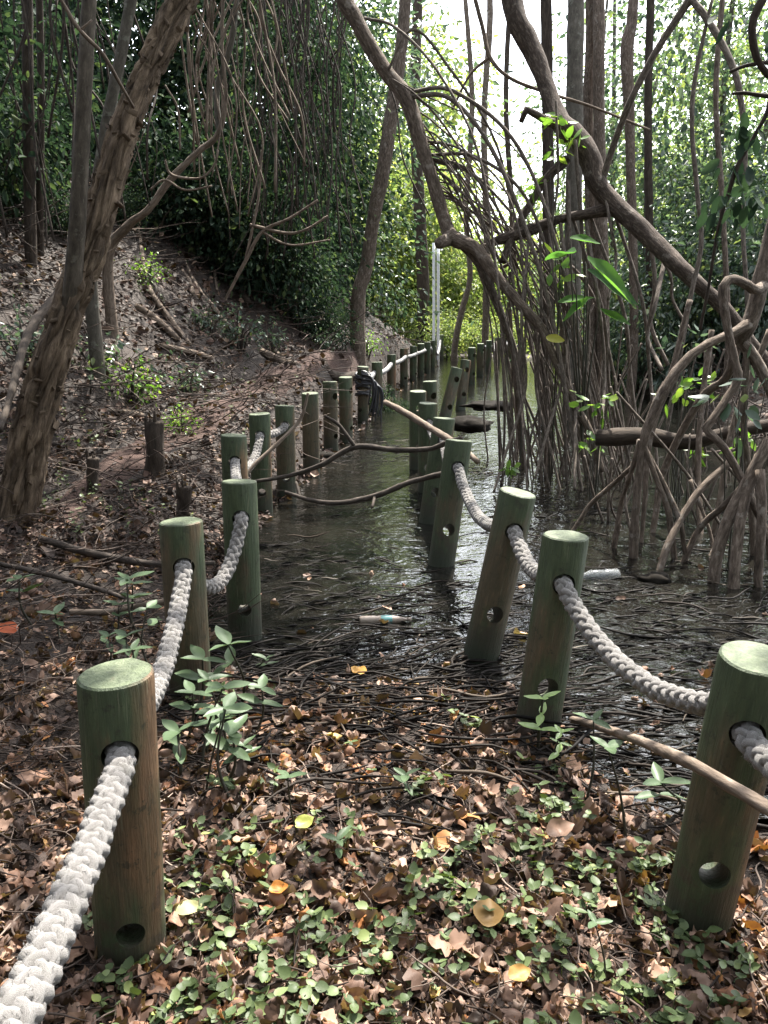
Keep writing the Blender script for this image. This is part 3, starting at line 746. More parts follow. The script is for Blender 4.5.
# --- the furrowed leaning tree on the left
M['leaf_dark'] = leaf_mat('dark_forest_leaves', [(0, (.016, .029, .021)), (.5, (.029, .050, .033)), (.85, (.048, .076, .045)), (1, (.11, .14, .055))], .32, .65, .06, (1.05, 1.2, .75))  # dark blue green leaves, shade of the left bank also in the colour
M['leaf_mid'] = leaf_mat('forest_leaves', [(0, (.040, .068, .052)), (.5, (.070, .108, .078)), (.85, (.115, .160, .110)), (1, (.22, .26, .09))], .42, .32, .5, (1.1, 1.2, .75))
M['leaf_midlight'] = leaf_mat('bluish_lit_leaves', [(0, (.060, .095, .062)), (.5, (.10, .145, .090)), (.85, (.15, .20, .115)), (1, (.28, .31, .09))], .55, .35, .45, (1.2, 1.3, .75))  # lighter copy of the forest leaves, light put into the colour
M['leaf_light'] = leaf_mat('sunlit_leaves', [(0, (.10, .15, .055)), (.5, (.17, .225, .08)), (.85, (.25, .29, .11)), (1, (.36, .36, .13))], .60, .45, .3, (1.15, 1.2, .7))  # yellow green leaves, sunlight of the clearing also put into the colour
def cloud(mb, c, rad, clumps, per, L, spread=.28, shell=.45, tmpl=None, droop=.5, flat=.0, w=.28):
    """leaves in clumps through an uneven volume"""
    c = np.asarray(c, float); rad = np.asarray(rad, float)
    u = rng.normal(size=(clumps, 3)); u /= np.linalg.norm(u, axis=1)[:, None]
    rr = rng.random(clumps) ** shell * (1 + .35 * vnoise(u * 2.2 + c * 3.1))
    ctr = c + u * rr[:, None] * rad
    cs = spread * rng.uniform(.5, 1.35, clumps)
    i = np.repeat(np.arange(clumps), per); n = len(i)
    off = rng.normal(size=(n, 3)) * cs[i][:, None] * np.array([1, 1, .65])
    p = ctr[i] + off
    d = off / (np.linalg.norm(off, axis=1)[:, None] + .01) * .6 + u[i] * .5 + rng.normal(0, .5, (n, 3)); d[:, 2] -= droop
    nn = rng.normal(0, .55, (n, 3)); nn[:, 2] += .9
    tv, tf = tmpl or leaf_simple(w)
    ll = L * rng.uniform(.6, 1.3, n)
    scatter(mb, tv, tf, p, basis(d, nn), ll)
    return ctr
LT = thing('furrowed_tree', 'thick leaning tree with furrowed scaly bark on the left bank', 'tree', tuple(onz(22, 545, .08)))
bx = np.array(LT.location)
def rel(pts, o): return [(p[0] - o[0], p[1] - o[1], p[2] - o[2], p[3]) for p in pts]
tr = TP((4, 590, 4.75, 46), (15, 525, 4.75, 39), (35, 420, 4.78, 34), (63, 325, 4.82, 30), (93, 240, 4.9, 27), (117, 150, 5.0, 25), (138, 95, 5.1, 24), (182, 0, 5.3, 24), (236, -110, 5.6, 26), (290, -260, 6.0, 22), (330, -420, 6.3, 16))
mb = MB()
Q = cat_rom(rel(tr, bx), 260); T, N, B = frames(Q[:, :3]); n = 72
a = np.arange(n) * 2 * PI / n; s = np.r_[0, np.cumsum(np.linalg.norm(np.diff(Q[:, :3], axis=0), axis=1))]
ca, sa = np.cos(a), np.sin(a)
R0 = np.repeat(Q[:, 3:4], n, 1)
tc = np.stack([ca[None] * R0, sa[None] * R0, np.repeat(s[:, None], n, 1)], -1)
f1 = vnoise((tc * np.array([34, 34, 5])).reshape(-1, 3)).reshape(260, n)
f2 = vnoise((tc * np.array([75, 75, 22])).reshape(-1, 3)).reshape(260, n)
f3 = vnoise((tc * np.array([6, 6, 2])).reshape(-1, 3)).reshape(260, n)
flare = (1 + .30 * sstep(.45, 0, s)[:, None] * (1 + .5 * np.cos(a * 5 + 1)[None]))
RRR = R0 * flare * (1 + .09 * f3) + .012 - .034 * np.exp(-(f1 / .16) ** 2) + .010 * f2
V = Q[:, None, :3] + (N[:, None] * ca[None, :, None] + B[:, None] * sa[None, :, None]) * RRR[..., None]
i = np.arange(259)[:, None] * n; j = np.arange(n)[None]; k = (j + 1) % n
mb.add(V.reshape(-1, 3), np.stack([i + j, i + k, i + n + k, i + n + j], -1).reshape(-1, 4), tc.reshape(-1, 3))
# lifted scales of bark, mostly higher up
cnt = 420; ii = (rng.random(cnt) ** .75 * 175 + 12).astype(int); jj = rng.integers(0, n, cnt)
pp = V[ii, jj]; od = N[ii] * ca[jj][:, None] + B[ii] * sa[jj][:, None]
sv = np.array([[-1, -.15, 0], [1, -.1, 0], [-.9, .35, .9], [.85, .42, 1.0], [-.8, .5, -.1], [.8, .55, -.1]], float)
sc = rng.uniform(.008, .018, cnt) * np.where(rng.random(cnt) < .25, 1.9, 1)
scatter(mb, sv, [np.array([[0, 1, 3, 2], [2, 3, 5, 4]])], pp, basis(T[ii] + .45 * rng.normal(size=(cnt, 3)), od), np.stack([sc, sc * 1.3, sc * .95], -1))
mb.build('trunk', M['bark'], LT)
mb = MB(); mb.tube(rel(TP((62, 345, 4.86, 18), (71, 300, 4.80, 18), (76, 245, 4.76, 17), (79, 200, 4.74, 16), (82, 140, 4.74, 15.5), (86, 60, 4.75, 15), (90, -20, 4.8, 14), (96, -160, 4.9, 13), (110, -300, 5.0, 9)), bx), n=20, rough=.06, seg=90)
mb.build('limb', M['limb_bark'], LT)
mb = MB()
for q in range(9):
    b0 = Q[int(rng.uniform(180, 258))]; e = np.array([rng.uniform(-2.2, 3.0), rng.uniform(-2.5, 2.5), rng.uniform(.5, 1.6)])
    mb.tube([(*b0[:3], .05), (*(b0[:3] + e * .5 + [0, 0, .3]), .035), (*(b0[:3] + e), .015)], n=6)
mb.build('branches', M['smooth_bark'], LT)
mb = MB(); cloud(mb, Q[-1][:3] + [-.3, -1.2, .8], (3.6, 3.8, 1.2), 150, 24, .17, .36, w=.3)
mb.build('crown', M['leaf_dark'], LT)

def woody(name, label, cat, pts, mat, group=None, n=12, rough=.08, subs=(), freq=6.0):
    """a single trunk, branch or stem standing where the photograph shows it"""
    P = TP(*pts); mb = MB(); mb.tube(P, n=n, rough=rough, freq=freq)
    for sgm in subs: mb.tube(TP(*sgm), n=max(6, n - 4), rough=rough)
    return tag(mb.build(name, mat), label, cat, group)

WS = .80
# --- mangrove one: long pale trunk arching over the channel
def proproot(o, pts, mat=None, n=7, rough=.08, sub=True, name='prop_root'):
    mb = MB(); P = pts
    mb.tube(down(list(P)) if sub else P, n=n, rough=rough); return mb.build(name, mat or M['root'], o)
M1 = thing('mangrove_tree', 'mangrove with a long pale trunk leaning down over the channel and many thin arching roots', 'tree', (0, 0, 0))
T1 = TP((310, -220, 8.7, 24), (338, -25, 8.3, 21), (356, 20, 8.2, 19.5), (382, 66, 8.1, 18.5), (406, 98, 8.0, 20), (420, 140, 7.9, 17), (434, 185, 7.8, 16.5), (447, 228, 7.7, 17), (456, 240, 7.6, 19), (475, 248, 7.5, 16), (496, 276, 7.4, 14), (520, 304, 7.3, 13), (541, 328, 7.2, 12), (556, 362, 7.1, 10), (574, 402, 7.0, 9), (590, 432, 6.9, 9), (602, 472, 6.85, 8))
mb = MB(); mb.tube(T1, n=16, rough=.10, seg=150); mb.tube(TP((452, 236, 7.65, 18), (441, 243, 7.5, 15), (439, 246, 7.45, 9)), n=9, rough=.2); mb.build('trunk', M['mangrove'], M1)
proproot(M1, TP((460, 242, 7.6, 13), (478, 262, 7.6, 12), (492, 292, 7.65, 11), (504, 322, 7.7, 10), (514, 350, 7.75, 9), (517, 372, 7.75, 11), (519, 415, 7.8, 9), (522, 452, 7.8, 8)))
arcs = [((406, 97), (452, 100), (500, 165), (548, 300), (575, 452), 8), ((408, 92), (455, 92), (520, 150), (566, 280), (598, 455), 7), ((428, 155), (478, 158), (530, 205), (560, 320), (566, 460), 6),
        ((428, 158), (470, 172), (512, 238), (535, 330), (540, 450), 5), ((432, 165), (468, 200), (505, 275), (520, 350), (530, 445), 4), ((418, 130), (452, 165), (500, 235), (540, 320), (558, 440), 4),
        ((400, 85), (440, 120), (488, 200), (520, 290), (548, 446), 4), ((437, 190), (470, 215), (500, 262), (512, 330), (510, 440), 4), ((388, 70), (412, 30), (445, 62), (500, 155), (520, 300), 5),
        ((365, 18), (396, 28), (440, 75), (480, 160), (500, 300), 5), ((420, 140), (462, 150), (505, 190), (530, 270), (585, 448), 4), ((430, 160), (480, 180), (545, 260), (580, 350), (610, 450), 5),
        ((500, 268), (545, 252), (590, 290), (615, 380), (628, 462), 6), ((480, 246), (530, 240), (560, 290), (570, 380), (578, 458), 5), ((412, 110), (440, 150), (470, 230), (490, 320), (500, 430), 3.5), ((424, 148), (450, 190), (480, 265), (505, 340), (515, 448), 3.5)]
for q in range(20):
    t_ = rng.random(); sx, sy = np.interp(t_, [0, .4, 1], [392, 420, 438]), np.interp(t_, [0, .4, 1], [78, 138, 200]); ex = rng.uniform(500, 620); ey = rng.uniform(435, 465)
    arcs.append(((sx, sy), (sx + rng.uniform(18, 34), sy + rng.uniform(8, 22)), (sx + (ex - sx) * .58, sy + 70 + rng.uniform(0, 60)), (sx + (ex - sx) * .85, sy * .4 + ey * .6), (ex, ey), rng.uniform(2.2, 3.4)))
for q, (a0, a1, a2, a3, a4, w) in enumerate(arcs):
    Y0 = 8.0; Y4 = 6.9 + .12 * (q % 9)
    ys = np.linspace(Y0, Y4, 5)
    proproot(M1, TP(*[(*p, yy, w * .76 * (1, 1, .95, .9, .85)[t]) for t, (p, yy) in enumerate(zip((a0, a1, a2, a3, a4), ys))]), sub=a4[1] > 420)
mb = MB(); cloud(mb, np.array(T1[0][:3]) + [-1.2, -1.6, 1.2], (3.0, 3.2, 1.1), 85, 24, .15, .34); mb.build('crown', M['leaf_mid'], M1)
for q in range(5):
    mb = MB(); e = np.array(T1[0][:3]); tgt = e + [rng.uniform(-2, 2), rng.uniform(-3, 1.5), rng.uniform(.6, 1.6)]
    mb.tube([T1[0], (*((e + tgt) / 2 + [0, 0, .2]), .05), (*tgt, .02)], n=7); mb.build('branch', M['mangrove'], M1)

# --- mangrove two: dark crooked trunk with the thicket of prop roots
M2 = thing('mangrove_tree', 'dark crooked mangrove trunk descending to the right with a thicket of straight prop roots', 'tree', (0, 0, 0))
T2 = TP((470, -230, 9.2, 30), (500, -50, 8.7, 27), (512, 0, 8.5, 25), (520, 25, 8.4, 26), (533, 52, 8.3, 24), (548, 90, 8.1, 22), (560, 122, 7.9, 23), (574, 135, 7.8, 27), (590, 158, 7.7, 27), (597, 182, 7.6, 25), (612, 202, 7.5, 25), (640, 228, 7.3, 23), (668, 255, 7.1, 21), (695, 282, 6.9, 19), (722, 306, 6.8, 18), (748, 340, 6.7, 17), (772, 372, 6.6, 17), (800, 440, 6.5, 16))
mb = MB(); mb.tube(T2, n=18, rough=.16, seg=150, freq=5)
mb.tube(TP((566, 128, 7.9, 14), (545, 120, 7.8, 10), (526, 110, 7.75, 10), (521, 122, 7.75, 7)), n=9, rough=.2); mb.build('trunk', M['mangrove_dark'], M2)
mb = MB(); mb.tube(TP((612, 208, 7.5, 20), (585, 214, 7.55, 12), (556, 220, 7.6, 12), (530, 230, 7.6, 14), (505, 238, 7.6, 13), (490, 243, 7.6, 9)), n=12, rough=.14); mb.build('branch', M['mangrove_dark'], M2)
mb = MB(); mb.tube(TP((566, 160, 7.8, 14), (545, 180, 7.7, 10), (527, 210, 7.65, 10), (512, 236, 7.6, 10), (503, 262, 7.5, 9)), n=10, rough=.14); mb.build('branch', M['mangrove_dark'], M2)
proproot(M2, TP((600, 190, 7.6, 9), (612, 150, 7.5, 8.5), (632, 98, 7.3, 8.5), (660, 45, 7.2, 9), (690, -2, 7.1, 10), (720, -70, 7.1, 10)), sub=False, n=9)
proproot(M2, TP((690, -2, 7.1, 8), (708, 20, 7.0, 9), (730, 60, 6.8, 8.5), (740, 95, 6.7, 8), (745, 150, 6.6, 7), (743, 230, 6.5, 6), (748, 330, 6.4, 6), (742, 470, 6.3, 6)), n=8)
proproot(M2, TP((712, 0, 7.0, 4), (704, 35, 7.0, 5), (694, 85, 6.95, 6), (692, 130, 6.9, 6), (697, 190, 6.85, 6), (701, 245, 6.8, 6), (690, 300, 6.75, 6), (672, 400, 6.7, 6)), n=8)
for (px, py, ex, ey, bend, w) in [(650, 232, 668, 365, -4, 7), (665, 258, 662, 370, -8, 7), (600, 170, 608, 300, 6, 5), (575, 140, 582, 420, 5, 6), (568, 180, 580, 440, -4, 7), (545, 180, 545, 440, 10, 5), (556, 100, 572, 300, -6, 4), (585, 214, 600, 440, 6, 6),
                                 (560, 220, 575, 452, 4, 6), (540, 226, 552, 455, -5, 5), (612, 205, 655, 438, 8, 6), (590, 215, 640, 450, 8, 6), (572, 216, 622, 455, 6, 5), (640, 232, 690, 330, 4, 5), (530, 228, 505, 455, 4, 5), (520, 234, 540, 452, -4, 4), (508, 240, 525, 458, 2, 4)]:
    Y0 = 7.6; Y1 = rng.uniform(6.6, 7.6)
    proproot(M2, TP((px, py, Y0, w * .8), ((px + ex) / 2 + bend, (py * .6 + ey * .4), (Y0 + Y1) / 2, w * .8), ((px + ex) / 2 + bend * 2, (py * .3 + ey * .7), (Y0 + Y1) / 2, w * .75), (ex, ey, Y1, w * .75)), sub=ey > 410, rough=.06)
for q in range(44):
    ex = 488 + 150 * rng.random() ** .9; Yb = rng.uniform(6.9, 9.3)
    b = at(ex, 450, Yb); b[2] = -.12
    lean = rng.normal(-.24, .30) + (.20 if ex < 530 else 0); lean = max(lean, -(ex - 488) / 110 * .5); h = rng.uniform(.75, 1.75) * (1 if ex < 600 else .7)
    tp = b + [lean * h, rng.normal(0, .15), h]; md = (b + tp) / 2 + [rng.normal(0, .05), 0, 0]
    w = rng.uniform(.007, .014)
    proproot(M2, [(*tp, w * .8), (*md, w), (*b, w * 1.05)], n=6, sub=False, rough=.12)
mb = MB(); cloud(mb, np.array(T2[0][:3]) + [-1.6, -1.0, 1.6], (2.2, 2.2, 1.0), 45, 24, .15, .34); mb.build('crown', M['leaf_mid'], M2)

# --- mangrove three: pale gnarled roots at the right edge
M3 = thing('mangrove_tree', 'gnarled mangrove at the right edge with a looped pale root', 'tree', (0, 0, 0))
T3 = TP((800, 120, 5.5, 28), (782, 205, 5.4, 25), (765, 268, 5.3, 22), (757, 300, 5.25, 20), (748, 328, 5.2, 20), (738, 345, 5.2, 18))
mb = MB(); mb.tube(T3, n=14, rough=.12); mb.build('trunk', M['mangrove'], M3)
def pr3(*p, n=10, rough=.14, sub=True): proproot(M3, TP(*p), M['mangrove'], n, rough, sub)
pr3((764, 285, 5.25, 12), (755, 290, 5.1, 12), (744, 283, 5.05, 12), (730, 279, 5.0, 11), (723, 288, 4.97, 12), (724, 305, 4.95, 11), (729, 335, 4.92, 10), (735, 362, 4.9, 10), (738, 380, 4.88, 11), (727, 398, 4.85, 10), (712, 420, 4.8, 10), (706, 430, 4.8, 11), (722, 445, 4.75, 10), (741, 478, 4.7, 10), (752, 500, 4.65, 10), (770, 540, 4.6, 9))
pr3((752, 322, 5.2, 16), (735, 332, 5.15, 13), (712, 342, 5.1, 11), (688, 358, 5.05, 12), (668, 384, 5.0, 13), (655, 410, 4.98, 14), (645, 436, 4.95, 12), (640, 465, 4.95, 10), (636, 505, 4.92, 10), (634, 540, 4.9, 12))
pr3((740, 340, 5.2, 15), (756, 360, 5.15, 14), (770, 390, 5.1, 13), (790, 440, 5.0, 12))
pr3((748, 330, 5.2, 10), (746, 370, 5.15, 8), (744, 430, 5.1, 9), (750, 480, 5.0, 9), (753, 530, 4.95, 9), (756, 590, 4.9, 9))
for p in [((770, 440, 4.6, 16), (748, 480, 4.55, 14), (728, 520, 4.5, 15), (716, 560, 4.45, 15), (713, 600, 4.4, 15)), ((760, 455, 4.6, 14), (745, 500, 4.5, 13), (737, 545, 4.4, 14), (733, 600, 4.3, 14), (733, 622, 4.3, 13)), ((745, 485, 4.6, 10), (725, 505, 4.7, 9), (700, 528, 4.8, 8), (684, 560, 4.8, 7)),
          ((760, 470, 4.5, 12), (762, 520, 4.4, 12), (758, 580, 4.35, 11), (762, 620, 4.3, 11)), ((642, 440, 4.95, 7), (655, 475, 4.9, 7), (668, 510, 4.85, 8), (672, 540, 4.85, 8)), ((642, 443, 4.95, 6), (662, 480, 4.9, 6), (680, 520, 4.8, 6), (684, 545, 4.8, 6)),
          ((730, 462, 5.0, 9), (700, 490, 4.9, 9), (680, 520, 4.8, 9), (668, 545, 4.7, 10), (661, 566, 4.65, 9)), ((640, 440, 4.95, 7), (632, 470, 5.0, 6), (622, 500, 5.1, 6), (617, 530, 5.1, 7)), ((640, 460, 5, 6), (612, 485, 5.2, 6), (590, 505, 5.3, 6), (580, 520, 5.3, 5)),
          ((738, 345, 5.3, 12), (726, 378, 5.4, 11), (700, 400, 5.5, 10), (664, 470, 5.6, 9), (655, 520, 5.5, 8)), ((745, 490, 4.55, 9), (758, 515, 4.5, 8), (768, 545, 4.5, 7), (775, 600, 4.4, 7)), ((690, 300, 5.6, 7), (672, 370, 5.5, 7), (650, 440, 5.4, 7), (645, 500, 5.3, 6)),
          ((712, 330, 6, 7), (702, 400, 5.9, 7), (698, 470, 5.7, 8), (700, 520, 5.5, 8)), ((770, 330, 5.8, 8), (735, 420, 5.7, 8), (720, 500, 5.5, 8)), ((690, 480, 5.2, 5), (712, 540, 5, 4), (705, 566, 4.9, 4))]:
    pr3(*p, n=9)
for q in range(34):                              # finer roots standing in the swamp behind
    ex = rng.uniform(600, 775); Yb = rng.uniform(5.2, 8.5); b = at(ex, 470, Yb); b[2] = -.15; h = rng.uniform(.5, 1.3)
    tp = b + [rng.normal(0, .30) * h, rng.normal(0, .2), h]; w = rng.uniform(.006, .013)
    proproot(M3, [(*tp, w * .8), (*((tp + b) / 2 + [rng.normal(0, .09), 0, 0]), w), (*b, w)], n=6, sub=False)
mb = MB(); cloud(mb, np.array(T3[0][:3]) + [2.0, -1.6, 2.6], (1.6, 1.6, .8), 26, 24, .14, .3); mb.build('crown', M['leaf_mid'], M3)
mb = MB(); e = np.array(T3[0][:3]); mb.tube([T3[0], (*(e + [.25, -.2, 1.2]), .075), (*(e + [1.4, -1.1, 2.4]), .05)], n=9); mb.build('branch', M['mangrove'], M3)
# dark leafy branch reaching into the top right corner
OB = thing('overhanging_branch', 'dark twisted branch with hanging leaves in the top right corner', 'branch', (0, 0, 0))
mb = MB(); mb.tube(TP((800, 60, 4.6, 9), (775, 78, 4.6, 8), (758, 60, 4.6, 9), (752, 30, 4.6, 10), (758, 8, 4.6, 11), (776, -20, 4.6, 12)), n=9, rough=.15)
mb.tube(TP((805, 92, 4.7, 7), (770, 96, 4.7, 6), (745, 93, 4.7, 5), (732, 94, 4.7, 4)), n=7, rough=.15); mb.tube(TP((770, 62, 4.6, 5), (745, 66, 4.6, 5), (730, 72, 4.6, 4)), n=7)
mb.tube(TP((775, 78, 4.6, 6), (768, 110, 4.6, 6), (755, 135, 4.6, 5), (738, 165, 4.6, 6), (728, 195, 4.6, 5), (718, 230, 4.6, 4), (708, 290, 4.65, 4), (700, 330, 4.7, 4)), n=7, rough=.15); mb.build('stem', M['dark_bark'], OB)
mb = MB()
for (px, py, rx, rz, n_) in [(752, 130, .16, .18, 26), (746, 180, .12, .22, 24), (765, 20, .14, .1, 16), (725, 200, .08, .12, 10), (765, 205, .12, .16, 22)]:
    cloud(mb, at(px, py, 4.6), (rx, .18, rz), 5, max(2, n_ // 6), .095, .06, tmpl=leaf_grid(.25, 5, 7, .03, .3, 61), droop=1.2)
mb.build('foliage', M['leaf_dark'], OB)
woody('fallen_log', 'dark mossy log lying across the mangrove roots on the right', 'log', [(596, 437, 6.1, 20), (640, 436, 6.0, 22), (690, 442, 5.9, 20), (730, 432, 5.8, 17), (800, 420, 5.7, 15)], M['dark_bark'], rough=.25)

WS = .9
# --- broad leaf plant and the leafy sprigs growing among the roots
BL = thing('broadleaf_plant', 'plant with big glossy green leaves growing inside the mangrove roots', 'plant', tuple(at(588, 330, 7.0)))
o0 = np.array(BL.location); mb = MB(); lb = MB()
M['broad'] = leaf_mat('broad_leaves', [(0, (.05, .12, .04)), (.6, (.09, .19, .055)), (1, (.15, .27, .06))], .6, .7, .12)
for (px, py, ex, ey, w) in [(585, 262, 648, 292, .2), (588, 275, 640, 288, .17), (575, 255, 545, 250, .26), (590, 300, 560, 315, .2), (600, 312, 632, 318, .2), (570, 240, 600, 236, .24), (560, 305, 590, 290, .22)]:
    p = at(px, py, 7.0 + rng.normal(0, .15)) - o0; e = at(ex, ey, 6.85) - o0; d = e - p; L = np.linalg.norm(d)
    tv, tf = leaf_grid(w, 7, 11, .05, .45, int(px)); tv[:, 2] -= .35 * tv[:, 1] ** 2; scatter(lb, tv, tf, p[None], basis(d[None], np.array([[.1, -.5, .9]])), np.array([L]))
    mb.tube([(0, 0, -.9, .008), (p[0] * .5, p[1] * .5, -.2, .007), (*p, .004)], n=6)
mb.build('stem', M['stem'], BL); lb.build('leaves', M['broad'], BL)
def hanging_leaf(px, py, Y, L, col, label, yaw=.4):
    tv, tf = leaf_grid(.3, 7, 9, .03, .3, int(px)); mb = MB(); p = at(px, py, Y)
    scatter(mb, tv, tf, p[None], basis(np.array([[math.cos(yaw), -.1, -.15]]), np.array([[0, -.8, .7]])), np.array([L]))
    k = 'hl%d' % px; M[k] = leaf_mat('yellowing_leaf', [(0, col), (1, col)], .5, .4, .4); tag(mb.build('yellow_leaf', M[k]), label, 'leaf')
hanging_leaf(546, 338, 6.95, .15, (.42, .40, .06), 'single yellow leaf caught among the thin mangrove roots')
M['sprig'] = leaf_mat('fresh_green_leaves', [(0, (.08, .16, .035)), (.6, (.14, .25, .055)), (1, (.26, .36, .08))], .5, .35, .45)
def sprig(px, py, Y, r, n, L, label, mat='sprig', group=None):
    p = at(px, py, Y); o = thing('leafy_sprig', label, 'plant', tuple(p), 0, group); mb = MB()
    c = cloud(mb, (0, 0, 0), (r, r * .7, r * .7), max(3, n // 5), 5, L, r * .35, tmpl=leaf_grid(.28, 3, 5, .03, .3, 71), droop=.3); mb.build('leaves', M[mat], o)
    sb = MB(); gz = max(float(hgt(p[0], p[1])), WATER - .1) - p[2] - .05
    for q in c[:6]: sb.tube([(q[0] * .3, q[1] * .3, min(gz, -r), .005), (q[0] * .5, q[1] * .5, min(gz * .4, -r * .3), .004), (*q, .0025)], n=5)
    sb.build('stem', M['stem'], o); return o
for i, (px, py, Y, r, n, L, lb, mt) in enumerate([(560, 275, 7.1, .16, 22, .10, 'yellow green sprig inside the mangrove roots left of the big leaves', 'sprig'), (600, 405, 6.3, .14, 24, .09, 'fresh green sprig above the dark log', 'sprig'), (676, 390, 6.3, .18, 30, .08, 'bright green sprig beneath the arching pale root', 'sprig'),
        (690, 455, 5.9, .16, 24, .08, 'yellow green sprig just below the dark log', 'sprig'), (594, 443, 6.6, .10, 14, .08, 'small sprig at the left end of the dark log', 'sprig'), (748, 395, 4.9, .18, 26, .10, 'dark green leafy sprig beside the looped pale root', 'leaf_mid'), (752, 440, 5.1, .15, 24, .09, 'leafy sprig with bright tips at the right edge', 'sprig'),
        (566, 150, 7.6, .14, 20, .10, 'leaves sprouting from the dark crooked trunk', 'sprig'), (690, 350, 6.6, .2, 26, .09, 'dim green sprig behind the arching root', 'leaf_mid'), (558, 120, 7.7, .12, 16, .09, 'green leaves by the stub of the crooked trunk', 'sprig'), (530, 190, 7.7, .10, 10, .12, 'three big leaves hanging left of the crooked trunk', 'sprig'),
        (508, 470, 6.4, .05, 8, .06, 'tiny bright sprout at the water beside the prop roots', 'sprig')]):
    sprig(px, py, Y, r, n, L, lb, mt)

# --- branches fallen across the fence and the mud
woody('fallen_branch', 'peeled stick leaning up against the large right post', 'branch', [(573, 720, 2.72, 9), (600, 727, 2.42, 9.5), (640, 741, 2.0, 11), (690, 763, 1.60, 14), (730, 786, 1.46, 15), (775, 812, 1.34, 16), (830, 845, 1.24, 15)], M['dead'], rough=.14)
woody('fallen_branch', 'forked dead branch lying level across the channel between the two rows', 'branch', [(252, 482, 5.35, 4), (288, 476, 5.35, 5), (321, 465, 5.3, 6), (355, 447, 5.3, 6.5), (395, 450, 5.25, 6), (429, 449, 5.2, 6), (446, 443, 5.15, 6), (462, 438, 5.1, 5)], M['twig'], n=8, subs=[[(355, 447, 5.3, 5), (346, 434, 5.3, 4), (338, 424, 5.3, 4), (325, 416, 5.3, 3)]], rough=.12)
woody('fallen_branch', 'thin pale twig leaning past the post where the rope ends', 'branch', [(236, 500, 5.2, 4), (250, 470, 5.3, 4), (275, 446, 5.4, 4.5), (297, 424, 5.5, 4), (304, 410, 5.5, 3.5), (308, 393, 5.5, 3)], M['dead'], n=7)
woody('fallen_branch', 'dark curved branch half afloat in the channel', 'branch', [(285, 492, 5.1, 4), (310, 500, 5.05, 5), (338, 503, 5.0, 6), (375, 496, 4.95, 6.5), (408, 483, 4.9, 6.5), (445, 473, 4.85, 6)], M['twig'], n=8, subs=[[(300, 497, 5.1, 4), (296, 482, 5.2, 3)], [(375, 496, 4.95, 4), (372, 508, 4.85, 3)]], rough=.14)
woody('fallen_branch', 'thick brown branch sloping down to the upright right post', 'branch', [(385, 402, 6.0, 6), (402, 411, 5.85, 7.5), (422, 423, 5.6, 8), (440, 434, 5.35, 8), (462, 448, 5.1, 8), (478, 462, 4.95, 6)], M['dead'], n=9, rough=.12)
woody('fallen_branch', 'dark root crossing the mud on the left bank before the furrowed tree', 'branch', [(40, 538, 4.5, 8), (85, 552, 4.35, 9), (125, 560, 4.25, 9), (165, 565, 4.1, 7), (215, 563, 4.1, 5)], M['twig'], n=9, rough=.15)
woody('fallen_branch', 'thin branch on the left ground below the furrowed trunk', 'branch', [(0, 564, 4.05, 6), (50, 575, 3.95, 6), (95, 588, 3.85, 6), (125, 598, 3.75, 5)], M['twig'], n=8, rough=.15)
woody('fallen_branch', 'short branch between the brown worn post and the mud at the left', 'branch', [(70, 612, 3.5, 7), (110, 612, 3.5, 8), (150, 604, 3.5, 7), (215, 592, 3.5, 6)], M['dead'], n=8, rough=.15)
woody('fallen_branch', 'grey root beside the foot of the nearest left post', 'branch', [(165, 890, 2.0, 8), (180, 912, 1.95, 11), (205, 935, 1.88, 12), (240, 972, 1.78, 10)], M['dead'], n=9, rough=.2)
